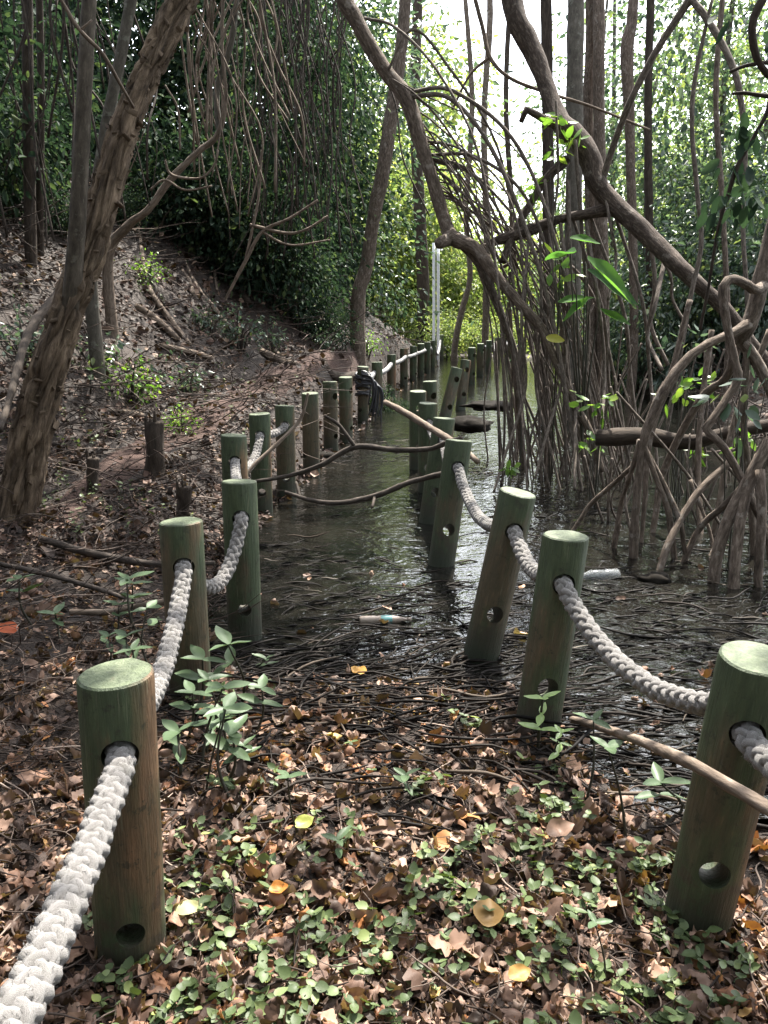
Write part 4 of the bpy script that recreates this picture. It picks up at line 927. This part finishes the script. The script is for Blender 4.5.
for i, (pts, mt, lb) in enumerate([([(104, 358, 8.2, 6), (130, 372, 8.0, 8), (148, 378, 7.9, 9)], 'dead', 'short grey log on the upper left bank right of the furrowed trunk'),
        ([(103, 410, 6.8, 4), (125, 412, 6.7, 6), (143, 416, 6.6, 7)], 'dead', 'small pale stick above the mossy stump'), ([(92, 388, 7.6, 5), (118, 378, 7.9, 5), (150, 370, 8.1, 4)], 'twig', 'thin twig above the small pale stick on the bank'),
        ([(136, 306, 9.0, 7), (150, 315, 8.9, 8), (168, 330, 8.6, 8), (178, 340, 8.4, 6)], 'dead', 'pale curved root sticking out of the lit patch on the bank'), ([(138, 225, 9.6, 3), (143, 260, 9.4, 5), (150, 290, 9.1, 6), (172, 322, 8.7, 7), (190, 345, 8.3, 5)], 'dead', 'bent root running down into the lit patch of the bank'),
        ([(108, 272, 8.8, 5), (105, 290, 8.6, 6), (108, 316, 8.4, 5)], 'dead', 'upright pale stub root right of the furrowed trunk'), ([(160, 345, 8.3, 5), (190, 352, 8.2, 7), (212, 358, 8.1, 5)], 'dead', 'pale root lying level under the lit patch'),
        ([(180, 250, 9.8, 3), (196, 285, 9.6, 5), (212, 306, 9.4, 6), (232, 330, 9.1, 5)], 'dead', 'long thin branch sloping down the middle of the bank'), ([(200, 228, 10, 3), (212, 260, 9.8, 4), (217, 290, 9.6, 3)], 'dead', 'thin upright sapling stem on the middle of the bank'),
        ([(182, 270, 9.8, 4), (190, 283, 9.7, 5), (194, 296, 9.6, 4)], 'dead', 'short hooked pale root on the middle of the bank'), ([(215, 268, 10.2, 7), (240, 292, 9.9, 8), (250, 305, 9.8, 6)], 'dark_bark', 'dark log sliding down the bank under the vines'),
        ([(278, 292, 11, 3), (308, 312, 10.8, 4), (335, 330, 10.4, 3)], 'dead', 'long pale pole lying down the bank slope'), ([(268, 340, 9.8, 5), (274, 350, 9.6, 6), (280, 356, 9.5, 4)], 'dead', 'small white stick by the earth trail'),
        ([(262, 352, 9.4, 8), (285, 362, 9.2, 9), (300, 366, 9.1, 6)], 'dead', 'pale short log beside the earth trail'), ([(320, 352, 10.0, 7), (330, 374, 9.7, 10), (350, 376, 9.6, 10), (368, 372, 9.5, 7)], 'dark_bark', 'dark thick root ending at the knotted rope'),
        ([(0, 430, 4.2, 6), (10, 398, 4.6, 8), (30, 330, 5.6, 10), (60, 290, 6.4, 10), (100, 225, 7.2, 8)], 'dark_bark', 'dark leaning branch behind the furrowed trunk at the left edge')]):
    if i < 15:
        pts = [(a, b, (hit(a, b) or c) - .05, w_) for a, b, c, w_ in pts]
    P = TP(*pts); mb = MB(); mb.tube(P, n=9, rough=.18); tag(mb.build('dead_branch', M[mt]), lb, 'branch', 'dead branches and roots on the bank')
def stump(px, py0, py1, Y, w, label):
    b = at(px, py1, Y); b[2] = hgt(b[0], b[1]) - .06; h = (py1 - py0) * Y / F_PX + .06; r = w * .5 * Y / F_PX
    mb = MB(); mb.tube([(*b, r * 1.35), (*(b + [0, 0, h * .25]), r), (*(b + [.01, 0, h * .7]), r * .92), (*(b + [.02, 0, h]), r * .8)], n=18, rough=.28, seg=24)
    for q in range(6):
        a = rng.random() * 6.28; mb.tube([(*(b + [math.cos(a) * r * .6, math.sin(a) * r * .6, h * .8]), r * .3), (*(b + [math.cos(a) * r * .7, math.sin(a) * r * .7, h * (1.0 + .2 * rng.random())]), r * .12)], n=6)
    return tag(mb.build('tree_stump', M['dark_bark']), label, 'stump')
stump(155, 410, 462, 5.9, 22, 'dark mossy stump on the bank left of the rope posts')
stump(182, 456, 494, 5.2, 15, 'small leaning stump just below the mossy one')
stump(93, 455, 492, 5.4, 13, 'little broken stump right of the furrowed trunk')
def rock(px, py, Y, rx, rz, label, mat):
    c = at(px, py, Y); u = np.linspace(0, 2 * PI, 25)[:-1]; v = np.linspace(.02, PI - .02, 14)
    U, Vv = np.meshgrid(u, v, indexing='ij'); D = np.stack([np.cos(U) * np.sin(Vv), np.sin(U) * np.sin(Vv), np.cos(Vv)], -1).reshape(-1, 3)
    P = D * np.array([rx, rx * .8, rz]) * (1 + .34 * fbm(D * 1.9 + px, 4))[:, None]
    f = grid_faces(24, 14); w_ = np.stack([23 * 14 + np.arange(13), 23 * 14 + np.arange(13) + 1, np.arange(13) + 1, np.arange(13)], -1)
    mb = MB(); mb.add(P + c, [f, w_]); return tag(mb.build('rock', mat), label, 'rock')
M['mud_rock'] = mat_plain('wet_rock', (.012, .010, .008), .95, .1, .5, 22)
rock(470, 424, 8.7, .24, .075, 'dark wet rock in the water at the foot of the tilted broad post', M['mud_rock'])
rock(492, 406, 9.6, .28, .05, 'low dark mud mound behind the wet rock', M['mud_rock'])
rock(655, 580, 4.45, .085, .04, 'black rotten lump floating in the water before the gnarled mangrove', M['mud_rock'])
rock(312, 462, 8.4, .26, .10, 'earth lump under the short mound post', M['mud_rock'])
# litter floating in the water
def bottle(px, py, label, yaw, body, cap, band, L=.20, r=.030):
    p = onz(px, py, WATER + .012); o = thing('plastic_bottle', label, 'bottle', tuple(p), yaw)
    def lathe(prof, mat, nm):
        mb = MB(); a = np.arange(20) * 2 * PI / 20
        V = np.concatenate([np.stack([np.full(20, x), np.cos(a) * q, np.sin(a) * q], -1) for x, q in prof]); i = np.arange(len(prof) - 1)[:, None] * 20; j = np.arange(20)[None]; k = (j + 1) % 20
        mb.add(V, np.stack([i + j, i + n_, i + j + 20, i + j + 20], -1).reshape(-1, 4) if False else np.stack([i + j, i + k, i + 20 + k, i + 20 + j], -1).reshape(-1, 4)); mb.build(nm, mat, o)
    lathe([(-L / 2, .002), (-L / 2, r * .8), (-L * .46, r), (-L * .2, r), (-L * .15, r * .93), (-L * .1, r), (L * .18, r), (L * .34, r * .55), (L * .42, r * .36), (L * .46, r * .36)], body, 'bottle_body')
    lathe([(L * .44, .002), (L * .44, r * .45), (L * .52, r * .45), (L * .525, .002)], cap, 'cap')
    if band: lathe([(-L * .08, r * 1.01), (-L * .07, r * 1.03), (L * .13, r * 1.03), (L * .14, r * 1.01)], band, 'label_band')
t = NT('clear_plastic'); M['clear'] = t.done(t.bsdf((.40, .42, .43), .15, .6, None, Alpha=.3))
M['pale_plastic'] = mat_plain('dirty_plastic', (.26, .21, .17), .4, .5, .2, 30); M['red_cap'] = mat_plain('red_plastic', (.45, .03, .025), .4); M['teal'] = mat_plain('teal_film', (.10, .24, .24), .4)
bottle(598, 576, 'clear plastic bottle with a red cap floating behind the leaning muddy post', PI + .15, M['clear'], M['red_cap'], None, .24, .036)
bottle(385, 620, 'dirty pale plastic bottle with a turquoise band floating at the mud edge', .08, M['pale_plastic'], M['pale_plastic'], M['teal'], .24, .022)

# ------------------------------------------------------------------ forest behind
def slim(name, label, pts, mat, group, n=12, rooted=True):
    P = TP(*pts); g_ = float(hgt(P[0][0], P[0][1]))
    if rooted and P[0][2] > g_ - .1: P = [(P[0][0], P[0][1], g_ - .2, P[0][3] * 1.15)] + P
    o = thing('slender_tree', label, 'tree', P[0][:3], 0, group); mb = MB(); mb.tube(rel(P, P[0]), n=n, rough=.07, seg=60); mb.build('trunk', M[mat], o); return o
# crown prototypes, shared by the trees behind
def crown_mesh(rad, clumps, per, L, mat, w=.28, spread=.4):
    mb = MB(); cloud(mb, (0, 0, 0), rad, clumps, per, L, spread, .5, w=w); return mb.mesh('crown', M[mat])
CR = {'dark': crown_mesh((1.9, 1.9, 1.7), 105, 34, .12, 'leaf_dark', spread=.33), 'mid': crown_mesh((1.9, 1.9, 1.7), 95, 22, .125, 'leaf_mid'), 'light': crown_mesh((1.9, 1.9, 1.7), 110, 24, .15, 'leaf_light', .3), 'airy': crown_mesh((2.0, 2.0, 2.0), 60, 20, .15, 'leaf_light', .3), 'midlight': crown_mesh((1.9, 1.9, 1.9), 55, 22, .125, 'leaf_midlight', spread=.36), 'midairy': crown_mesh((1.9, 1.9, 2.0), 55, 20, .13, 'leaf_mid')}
def ftree(px, Y, topz, r, lean, kind, crowns, label, group, mat='smooth_bark', cat='tree', gnd=None, x=None):
    """trunk from the ground up with several leaf masses at given heights: (dx, dy, z, scale)"""
    x = (px - CX) / F_PX * Y if x is None else x; z = float(hgt(x, Y)) - .1 if gnd is None else gnd
    o = thing('forest_tree', label, cat, (x, Y, z), 0, group)
    mb = MB(); h = topz - z
    pts = [(0, 0, 0, r * 1.25), (lean * h * .2 + rng.normal(0, .04), 0, h * .25, r), (lean * h * .55 + rng.normal(0, .08), 0, h * .6, r * .85), (lean * h, 0, h, r * .5)]
    mb.tube(pts, n=14, rough=.10, seg=40); P = cat_rom(pts, 20); mb.build('trunk', M[mat], o)
    if crowns:
        for dx, dy, cz, s_ in crowns:
            lb = MB()
            b = P[np.argmin(np.abs(P[:, 2] - (cz - z) * .85))][:3]; e = np.array([lean * h * (cz - z) / h + dx, dy, cz - z])
            lb.tube([(*b, r * .35), (*((b + e) / 2 + [0, 0, .15]), r * .25), (*e, r * .1)], n=6); lb.build('limb', M[mat], o)
        for dx, dy, cz, s_ in crowns:
            c = link('crown', CR[kind], o); c.location = (lean * h * (cz - z) / h + dx, dy, cz - z); c.rotation_euler = (rng.normal(0, .2), rng.normal(0, .2), rng.random() * 6.28); c.scale = (s_, s_, s_ * rng.uniform(.8, 1.1))
    return o
# trunks one can pick out on the right
slim('tree_trunk', 'grey trunk rising straight behind the crooked mangrove', [(570, 420, 12, 18), (572, 300, 12, 19), (574, 180, 12, 19), (575, 60, 12.1, 19), (577, -60, 12.3, 18)], 'smooth_bark', 'slim trunks of the forest')
slim('tree_trunk', 'brown slim trunk just right of the grey straight one', [(592, 420, 13, 12), (592, 250, 13, 12), (588, 120, 13, 12), (591, 40, 13, 12), (590, -60, 13, 11)], 'mangrove', 'slim trunks of the forest')
slim('tree_trunk', 'dark slim trunk, right one of the close pair behind the crooked mangrove', [(604, 420, 13, 14), (602, 250, 12.8, 14), (599, 120, 12.8, 13), (599, 30, 12.8, 13), (597, -60, 13, 12)], 'mangrove', 'slim trunks of the forest')
slim('tree_trunk', 'dark trunk right behind the upper part of the crooked mangrove', [(548, 300, 13, 13), (548, 150, 13, 13), (547, 60, 13, 13), (545, -60, 13, 12)], 'dark_bark', 'slim trunks of the forest')
slim('tree_trunk', 'rough trunk with a swelling in the upper right forest', [(634, 330, 14, 10), (630, 140, 14, 11), (627, 50, 14, 15), (632, 20, 14, 12), (636, -60, 14, 11)], 'mangrove', 'slim trunks of the forest')
slim('tree_trunk', 'slender trunk right of the swollen one', [(650, 330, 15, 9), (648, 120, 15, 9), (650, 20, 15, 9), (652, -60, 15, 9)], 'dark_bark', 'slim trunks of the forest')
slim('tree_trunk', 'thin pale stem in the right forest behind the long arching root', [(728, 340, 11, 6), (722, 200, 11, 6), (716, 90, 11, 6), (726, -40, 11, 6)], 'mangrove', 'slim trunks of the forest')
slim('tree_trunk', 'pale leaning trunk standing on the nose of the bank', [(358, 300, 13.5, 16), (366, 268, 13.5, 15), (374, 215, 13.4, 15), (384, 165, 13.3, 16), (392, 110, 13.3, 15), (402, 40, 13.3, 14), (410, -60, 13.3, 12)], 'mangrove', 'slim trunks of the forest')
slim('tree_trunk', 'dark ivy covered trunk beside the white poles', [(423, 350, 27, 14), (423, 280, 27, 14), (419, 200, 27, 13), (415, 100, 27, 12), (419, -40, 27, 11)], 'dark_bark', 'slim trunks of the forest')
slim('tree_trunk', 'thin bent trunk in front of the sunlit leaves right of the white poles', [(455, 345, 25, 7), (462, 310, 25, 7), (470, 275, 25, 6), (466, 210, 25, 6), (472, 100, 25, 6), (462, -40, 25, 5)], 'mangrove', 'slim trunks of the forest')
slim('tree_trunk', 'straight thin trunk in the bright gap', [(485, 345, 25, 8), (487, 250, 25, 8), (484, 120, 25, 7), (490, 20, 25, 7), (488, -60, 25, 6)], 'mangrove', 'slim trunks of the forest')
slim('tree_trunk', 'second thin trunk in the bright gap, slightly bent', [(508, 345, 26, 7), (512, 220, 26, 6), (506, 100, 26, 6), (512, -40, 26, 5)], 'dark_bark', 'slim trunks of the forest')
slim('tree_trunk', 'dark straight trunk at the far left edge of the forest', [(32, 330, 8.4, 14), (30, 200, 8.4, 13), (28, 80, 8.4, 12), (27, -60, 8.5, 12)], 'dark_bark', 'slim trunks of the forest')
slim('tree_trunk', 'thin dark trunk just right of the far left edge one', [(42, 330, 9, 9), (40, 200, 9, 8), (41, 90, 9, 8), (38, -60, 9, 8)], 'dark_bark', 'slim trunks of the forest')
slim('tree_trunk', 'grey leaning trunk behind the furrowed tree', [(90, 260, 7.4, 15), (104, 140, 7.3, 13), (122, 50, 7.3, 13), (142, -60, 7.4, 12)], 'smooth_bark', 'slim trunks of the forest')
slim('tree_trunk', 'pale broken limb slanting up the bank right of the furrowed tree', [(108, 260, 8.4, 11.9), (128, 226, 8.3, 9.9), (148, 210, 8.2, 7.3), (170, 180, 8.2, 7.9), (198, 152, 8.2, 6.6), (218, 134, 8.2, 6.6), (226, 95, 8.2, 4.0), (222, 40, 8.2, 3.3), (226, -50, 8.3, 3.3)], 'dead', 'slim trunks of the forest')
slim('tree_trunk', 'grey bundle stem where the pale slanting limb ends', [(220, 136, 8.2, 7), (217, 90, 8.3, 7), (232, 40, 8.3, 6), (240, -40, 8.4, 6)], 'smooth_bark', 'slim trunks of the forest', rooted=False)
for px, lb in ((434.2, 'left one of the two thin white poles by the clearing'), (438.6, 'right one of the two thin white poles by the clearing')):
    M.setdefault('white', mat_plain('white_paint', (.72, .73, .75), .5, .4, .08)); b = at(px, 340, 25.5); b[2] = hgt(b[0], b[1]) - .2; tp = at(px - .4, 243 if px < 436 else 247, 25.5)
    mb = MB(); mb.tube([(*b, .040), (*((b + tp) / 2), .040), (*tp, .040)], n=14, seg=12); tag(mb.build('white_pole', M['white']), lb, 'pole', 'white poles by the clearing')

# far wall of the forest
far = [(-150, 15, 'dark'), (-40, 14, 'dark'), (40, 17, 'dark'), (110, 15, 'dark'), (185, 17, 'dark'), (240, 16, 'dark'), (300, 19, 'dark'), (345, 21, 'mid')]
for i, (px, Y, kd) in enumerate(far):
    cs = [(rng.normal(0, .5), rng.normal(0, .6), zz, rng.uniform(.95, 1.35)) for zz in np.arange(2.6, 9.5, 1.75)]
    ftree(px, Y, 9.5, .13, rng.normal(0, .03), kd, cs, 'dark leafy tree growing behind the crest of the left bank', 'leafy trees behind the bank', gnd=1.5)
right = [(640, 17, 'midairy'), (700, 18.5, 'midlight'), (770, 17, 'midairy'), (850, 15, 'mid'), (610, 22, 'midlight'), (735, 22, 'midlight'), (820, 20, 'midairy'), (580, 24, 'midlight'), (670, 25, 'midlight'), (790, 26, 'midlight')]
for i, (px, Y, kd) in enumerate(right):
    cs = [(rng.normal(0, .6), rng.normal(0, .6), zz, rng.uniform(.85, 1.25)) for zz in np.arange(1.8, 9.2 if Y < 20 else 7.6, 2.1)]
    ftree(px, Y, 9.5, .065, rng.normal(0, .04), kd, cs, 'leafy blue green tree deep in the forest on the right', 'leafy trees deep on the right')
mid_ = [(345, 29, 'light', (1.8, 3.6, 5.4)), (415, 32, 'light', (2.2, 3.6, 5.0)), (475, 33, 'airy', (1.2, 2.4)), (520, 34, 'airy', (1.0, 2.2)), (560, 32, 'airy', (1.0, 2.2)), (390, 34, 'light', (2, 4.4, 7)), (640, 32, 'light', (1.5, 4, 6.6, 9.6)), (340, 30, 'light', (2.0, 4.5, 7, 10)), (500, 40, 'light', (1.2, 2.8)), (508, 34, 'airy', (1.4,)), (545, 36, 'airy', (1.6, 5.5)), (440, 40, 'light', (1.4, 3.0)), (560, 42, 'light', (1.4, 3.2)), (700, 40, 'light', (1.5, 4, 7)), (390, 44, 'light', (1.5, 4, 8, 12))]
for i, (px, Y, kd, zs) in enumerate(mid_):
    cs = [(rng.normal(0, .8), rng.normal(0, .8), zz, rng.uniform(.9, 1.3) * Y / 27) for zz in zs]
    ftree(px, Y, max(zs), .10, rng.normal(0, .03), kd, cs, 'sunlit yellow green tree in the clearing behind the channel', 'sunlit trees of the clearing')

# unseen trees added beside and behind the camera to block flat frontal light
for i, (x, Y) in enumerate([(-7.5, -2), (-8.5, 2.5), (-4, -6), (0.5, -7.5), (4.5, -6), (7.5, -2.5), (9.5, .5), (-10, -7), (9.5, -8), (0, -13), (-6, -12), (6, -12), (-2.5, -3.6), (3.2, -3.4)]):
    cs = [(rng.normal(0, .7), rng.normal(0, .7), zz, rng.uniform(1.1, 1.4)) for zz in ((1.6, 4.2, 6.6, 9.0) if math.hypot(x, Y) > 6.8 else (6.4, 8.6))]
    ftree(0, Y, 9.2, .13, rng.normal(0, .03), 'mid' if x > 0 else 'dark', cs, 'leafy tree added out of view to shade the near ground', 'added shade trees around the near ground', x=x)

# bushes
def bush_proto(rad, clumps, per, L, mat, spread, w=.28):
    t = thing('bush', '', 'bush'); mb = MB(); c = cloud(mb, (0, 0, rad[2] * .9), rad, clumps, per, L, spread, .55, w=w); sb = MB()
    for q in c[:14]: sb.tube([(q[0] * .15, q[1] * .15, -.25, .014), (q[0] * .5, q[1] * .5, q[2] * .55, .010), (*q, .004)], n=5)
    sb.build('stem', M['twig'], t); mb.build('foliage', M[mat], t); return t
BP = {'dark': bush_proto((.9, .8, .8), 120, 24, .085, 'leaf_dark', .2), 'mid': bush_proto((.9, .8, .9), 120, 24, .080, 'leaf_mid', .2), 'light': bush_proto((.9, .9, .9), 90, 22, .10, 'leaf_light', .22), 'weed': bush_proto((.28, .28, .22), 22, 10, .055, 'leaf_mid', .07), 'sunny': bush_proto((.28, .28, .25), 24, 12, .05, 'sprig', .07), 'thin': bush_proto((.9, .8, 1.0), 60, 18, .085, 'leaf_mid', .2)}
BU = set()
def bush(px, Y, kind, s, label, group, z=None, sz=1.0):
    x = (px - CX) / F_PX * (Y * math.cos(TH)) if False else at(px, 310, Y)[0]
    o = copy_tree(BP[kind]) if kind in BU else BP[kind]; BU.add(kind)
    o.location = (x, Y, float(hgt(x, Y)) - .03 if z is None else z); o.rotation_euler = (0, 0, rng.random() * 6.28); o.scale = (s, s, s * sz)
    return tag(o, label, 'bush', group)
G1 = 'dark bushes along the top of the bank'
for px, py, s in [(-40, 215, 1.1), (15, 222, .8), (50, 200, 1.0), (110, 192, .9), (150, 186, 1.0), (185, 192, .7), (215, 182, .9), (250, 195, .8), (285, 200, .9), (312, 228, .5), (70, 240, .35), (130, 232, .35), (175, 222, .4), (225, 225, .35), (90, 165, 1.2), (190, 155, 1.2), (30, 165, 1.3), (260, 165, 1.2), (330, 240, .4), (372, 300, .35), (395, 318, .3), (412, 328, .25)]:
    Y = hit(px, py) or 12.5
    bush(px, Y, 'dark', s, 'dark leafy bush along the top of the left bank', G1, sz=1.1)
G2 = 'blue green bushes of the swamp behind the right mangroves'
for px, Y, s, kd in [(640, 15.5, 1.1, 'thin'), (690, 14.6, 1.2, 'mid'), (740, 14.2, 1.3, 'mid'), (800, 13.2, 1.3, 'mid'), (665, 16.5, 1.5, 'mid'), (720, 16.2, 1.6, 'mid'), (780, 15.5, 1.7, 'mid'), (620, 17.5, 1.2, 'thin'), (700, 18.5, 2.0, 'mid'), (600, 19, 1.2, 'thin')]:
    bush(px, Y, kd, s, 'blue green bush in the swamp behind the right mangroves', G2, sz=1.25)
G3 = 'sunlit bushes at the far end of the channel'
for px, Y, s in [(445, 26.5, .9), (478, 27, .8), (512, 26.5, .8), (418, 27.5, .9), (398, 30, 1.0), (405, 33, 1.2), (455, 31, 1.1), (480, 32, .9), (505, 30, .9), (540, 29, .9), (570, 25, 1.0), (380, 29, 1.2), (440, 33, 1.6), (610, 23, 1.2), (590, 30, 1.3), (430, 30, 1.0)]:
    bush(px, Y, 'light', s, 'sunlit yellow green bush at the far end of the channel', G3)
for px, py, kd, s, lb in [(365, 352, 'sunny', .9, 'small sunlit weed by the earth trail behind the rope posts'), (322, 350, 'weed', .9, 'low grey green weed beside the earth trail'), (183, 395, 'weed', 1.0, 'dark green weed in the middle of the left bank'), (125, 395, 'sunny', .9, 'bright green low weed on the left bank behind the stump'),
        (175, 432, 'sunny', .55, 'small yellowish weed beside the mossy stump'), (95, 370, 'weed', 1.1, 'weed just right of the furrowed trunk'), (235, 345, 'weed', 1.1, 'grey green weed on the upper middle bank'), (270, 350, 'weed', .9, 'weed above the pale short log'), (20, 360, 'weed', 1.0, 'weed at the left edge of the bank'), (150, 285, 'sunny', .8, 'sunlit weed above the lit patch of the bank'), (300, 330, 'weed', .9, 'weed at the upper end of the earth trail'), (205, 330, 'weed', .8, 'sparse weed below the sloping branch')]:
    bush(px, hit(px, py) or 12.0, kd, s, lb, 'low weeds on the bank')

# tangle of hanging vines over the bank
def vines(label, spots, n, mat, Y0, zlo, zhi, parent_name='hanging_vines'):
    o = thing(parent_name, label, 'vines', (0, 0, 0))
    for q in range(n):
        px = rng.uniform(*spots); Y = Y0 + rng.normal(0, .5); tp = at(px, 60, Y); tp[2] = zhi + rng.normal(0, .5)
        zl = max(zlo + abs(rng.normal(0, .8)), float(hgt(tp[0], tp[1]))); bt = np.array([tp[0] + rng.normal(0, .35), tp[1], zl]); r = rng.uniform(.004, .013)
        k = 5; pts = [(*(tp * (1 - t) + bt * t + [rng.normal(0, .10), rng.normal(0, .06), 0]), r) for t in np.linspace(0, 1, k)]
        mb = MB(); mb.tube(pts, n=5, seg=26); mb.build('vine', mat, o)
    return o
vv = vines('dark curtain of hanging vines and dry stems above the bank', (255, 345), 70, M['twig'], 11.4, 2.0, 5.6)
mb = MB()
for px, py, r in [(290, 60, .7), (270, 150, .55), (310, 180, .55), (330, 90, .7), (255, 60, .5)]: cloud(mb, at(px, py, 11.8), (r, .5, r * 1.2), 26, 22, .085, .18, droop=1.0)
mb.build('foliage', M['leaf_dark'], vv)
vines('thin grey vines hanging right of the furrowed tree', (195, 260), 34, M['dead'], 8.6, 2.2, 5.2)
vines('thin vines hanging behind the furrowed tree at the left', (0, 120), 24, M['twig'], 8.0, 1.9, 5.0)
for lb, segs in [('bare grey branching twigs sticking out of the vine curtain', [[(225, 300, 10, 3), (245, 262, 10, 4), (262, 232, 10, 4), (290, 218, 10, 3), (318, 200, 10, 2.5)], [(250, 225, 10, 4), (285, 233, 10, 3.5), (305, 230, 10, 3), (328, 216, 10, 2.5)], [(245, 262, 10, 3), (258, 200, 10, 3), (262, 150, 10, 2.5)], [(262, 232, 10, 3), (290, 245, 10, 2.5), (330, 240, 10, 2)]]),
                ('looping thin branches right of the pale slanting limb', [[(165, 160, 8, 2.5), (172, 175, 8, 3), (200, 178, 8, 2.5), (214, 165, 8, 2.5), (218, 150, 8, 2.5)], [(150, 190, 8, 2.5), (165, 180, 8, 2.5), (185, 190, 8, 2.5), (212, 186, 8, 2)], [(165, 85, 8, 2), (178, 110, 8, 2.5), (180, 150, 8, 2.5)]]),
                ('thin bare branch crossing in front of the furrowed trunk', [[(58, -5, 4.3, 4), (80, 30, 4.35, 4.5), (102, 53, 4.4, 4.5), (118, 80, 4.45, 4), (134, 108, 4.55, 3)], [(80, 30, 4.35, 3), (92, 20, 4.35, 2)]]),
                ('thin branch crossing the bright gap from the crooked trunk', [[(470, -20, 8.8, 5), (482, 25, 8.7, 5), (490, 57, 8.6, 5), (510, 78, 8.5, 4), (545, 92, 8.4, 4), (590, 106, 8.3, 3), (650, 130, 8.2, 2.5)], [(490, 57, 8.6, 4), (470, 75, 8.7, 3), (452, 110, 8.8, 3)]])]:
    mb = MB()
    for sgm in segs: mb.tube(TP(*sgm), n=7, rough=.12)
    tag(mb.build('bare_branch', M['dead']), lb, 'branch')
# brush of dead stems on the swamp floor behind the mangroves
m = MB(); n = 1500; y = rng.uniform(7.5, 15, n); x = xr(y) + rng.uniform(.8, 5.5, n); k = hgt(x, y) > WATER - .1; x, y = x[k], y[k]
yaw = rng.random(len(x)) * 6.28
strands(m, x, y, hgt(x, y) + .1 * rng.random(len(x)), rng.uniform(.3, 1.3, len(x)), rng.uniform(.006, .016, len(x)), yaw, .6)
tag(m.build('dead_brush', M['twigs']), kind='stuff')

# ------------------------------------------------------------------ light, sky, camera
SUN_EL, SUN_AZ = math.radians(60), math.radians(22)      # the sun stands beyond the clearing, a little to the right
w = bpy.data.worlds.new('World'); SC.world = w; w.use_nodes = True
nt = w.node_tree; bg = nt.nodes['Background']; sky = nt.nodes.new('ShaderNodeTexSky'); sky.sky_type = 'NISHITA'; sky.sun_disc = False
sky.sun_elevation = SUN_EL; sky.sun_rotation = SUN_AZ; sky.air_density = 1.0; sky.dust_density = 2.5; sky.ozone_density = .8
hs = nt.nodes.new('ShaderNodeHueSaturation'); hs.inputs['Saturation'].default_value = .35; nt.links.new(sky.outputs[0], hs.inputs['Color']); nt.links.new(hs.outputs[0], bg.inputs[0]); bg.inputs[1].default_value = .15
sl = bpy.data.lights.new('sun', 'SUN'); sl.energy = 3.8; sl.angle = math.radians(.5); sl.color = (1, .95, .86)
so = bpy.data.objects.new('sun', sl); COL.objects.link(so)
sd = Vector((math.sin(SUN_AZ) * math.cos(SUN_EL), math.cos(SUN_AZ) * math.cos(SUN_EL), math.sin(SUN_EL)))
so.rotation_euler = (-sd).to_track_quat('-Z', 'Y').to_euler(); so.location = sd * 40
cam = bpy.data.cameras.new('camera'); cam.sensor_fit = 'VERTICAL'; cam.sensor_height = 36; cam.lens = F_PX / 1024 * 36; cam.clip_end = 500; cam.clip_start = .05
co = bpy.data.objects.new('camera', cam); COL.objects.link(co); co.location = CAM; co.rotation_euler = (PI / 2 - TH, 0, 0); SC.camera = co
SC.view_settings.view_transform = 'Standard'; SC.view_settings.look = 'None'; SC.view_settings.exposure = 2.42; SC.view_settings.gamma = 1
SC.render.engine = 'CYCLES'; cy = SC.cycles
cy.max_bounces = 6; cy.diffuse_bounces = 3; cy.glossy_bounces = 3; cy.transmission_bounces = 4; cy.transparent_max_bounces = 6
cy.sample_clamp_indirect = 6; cy.caustics_reflective = False; cy.caustics_refractive = False
cy.use_denoising = True; cy.denoiser = 'OPENIMAGEDENOISE'; cy.denoising_input_passes = 'RGB_ALBEDO_NORMAL'
for me in bpy.data.meshes:
    if not me.users: bpy.data.meshes.remove(me)
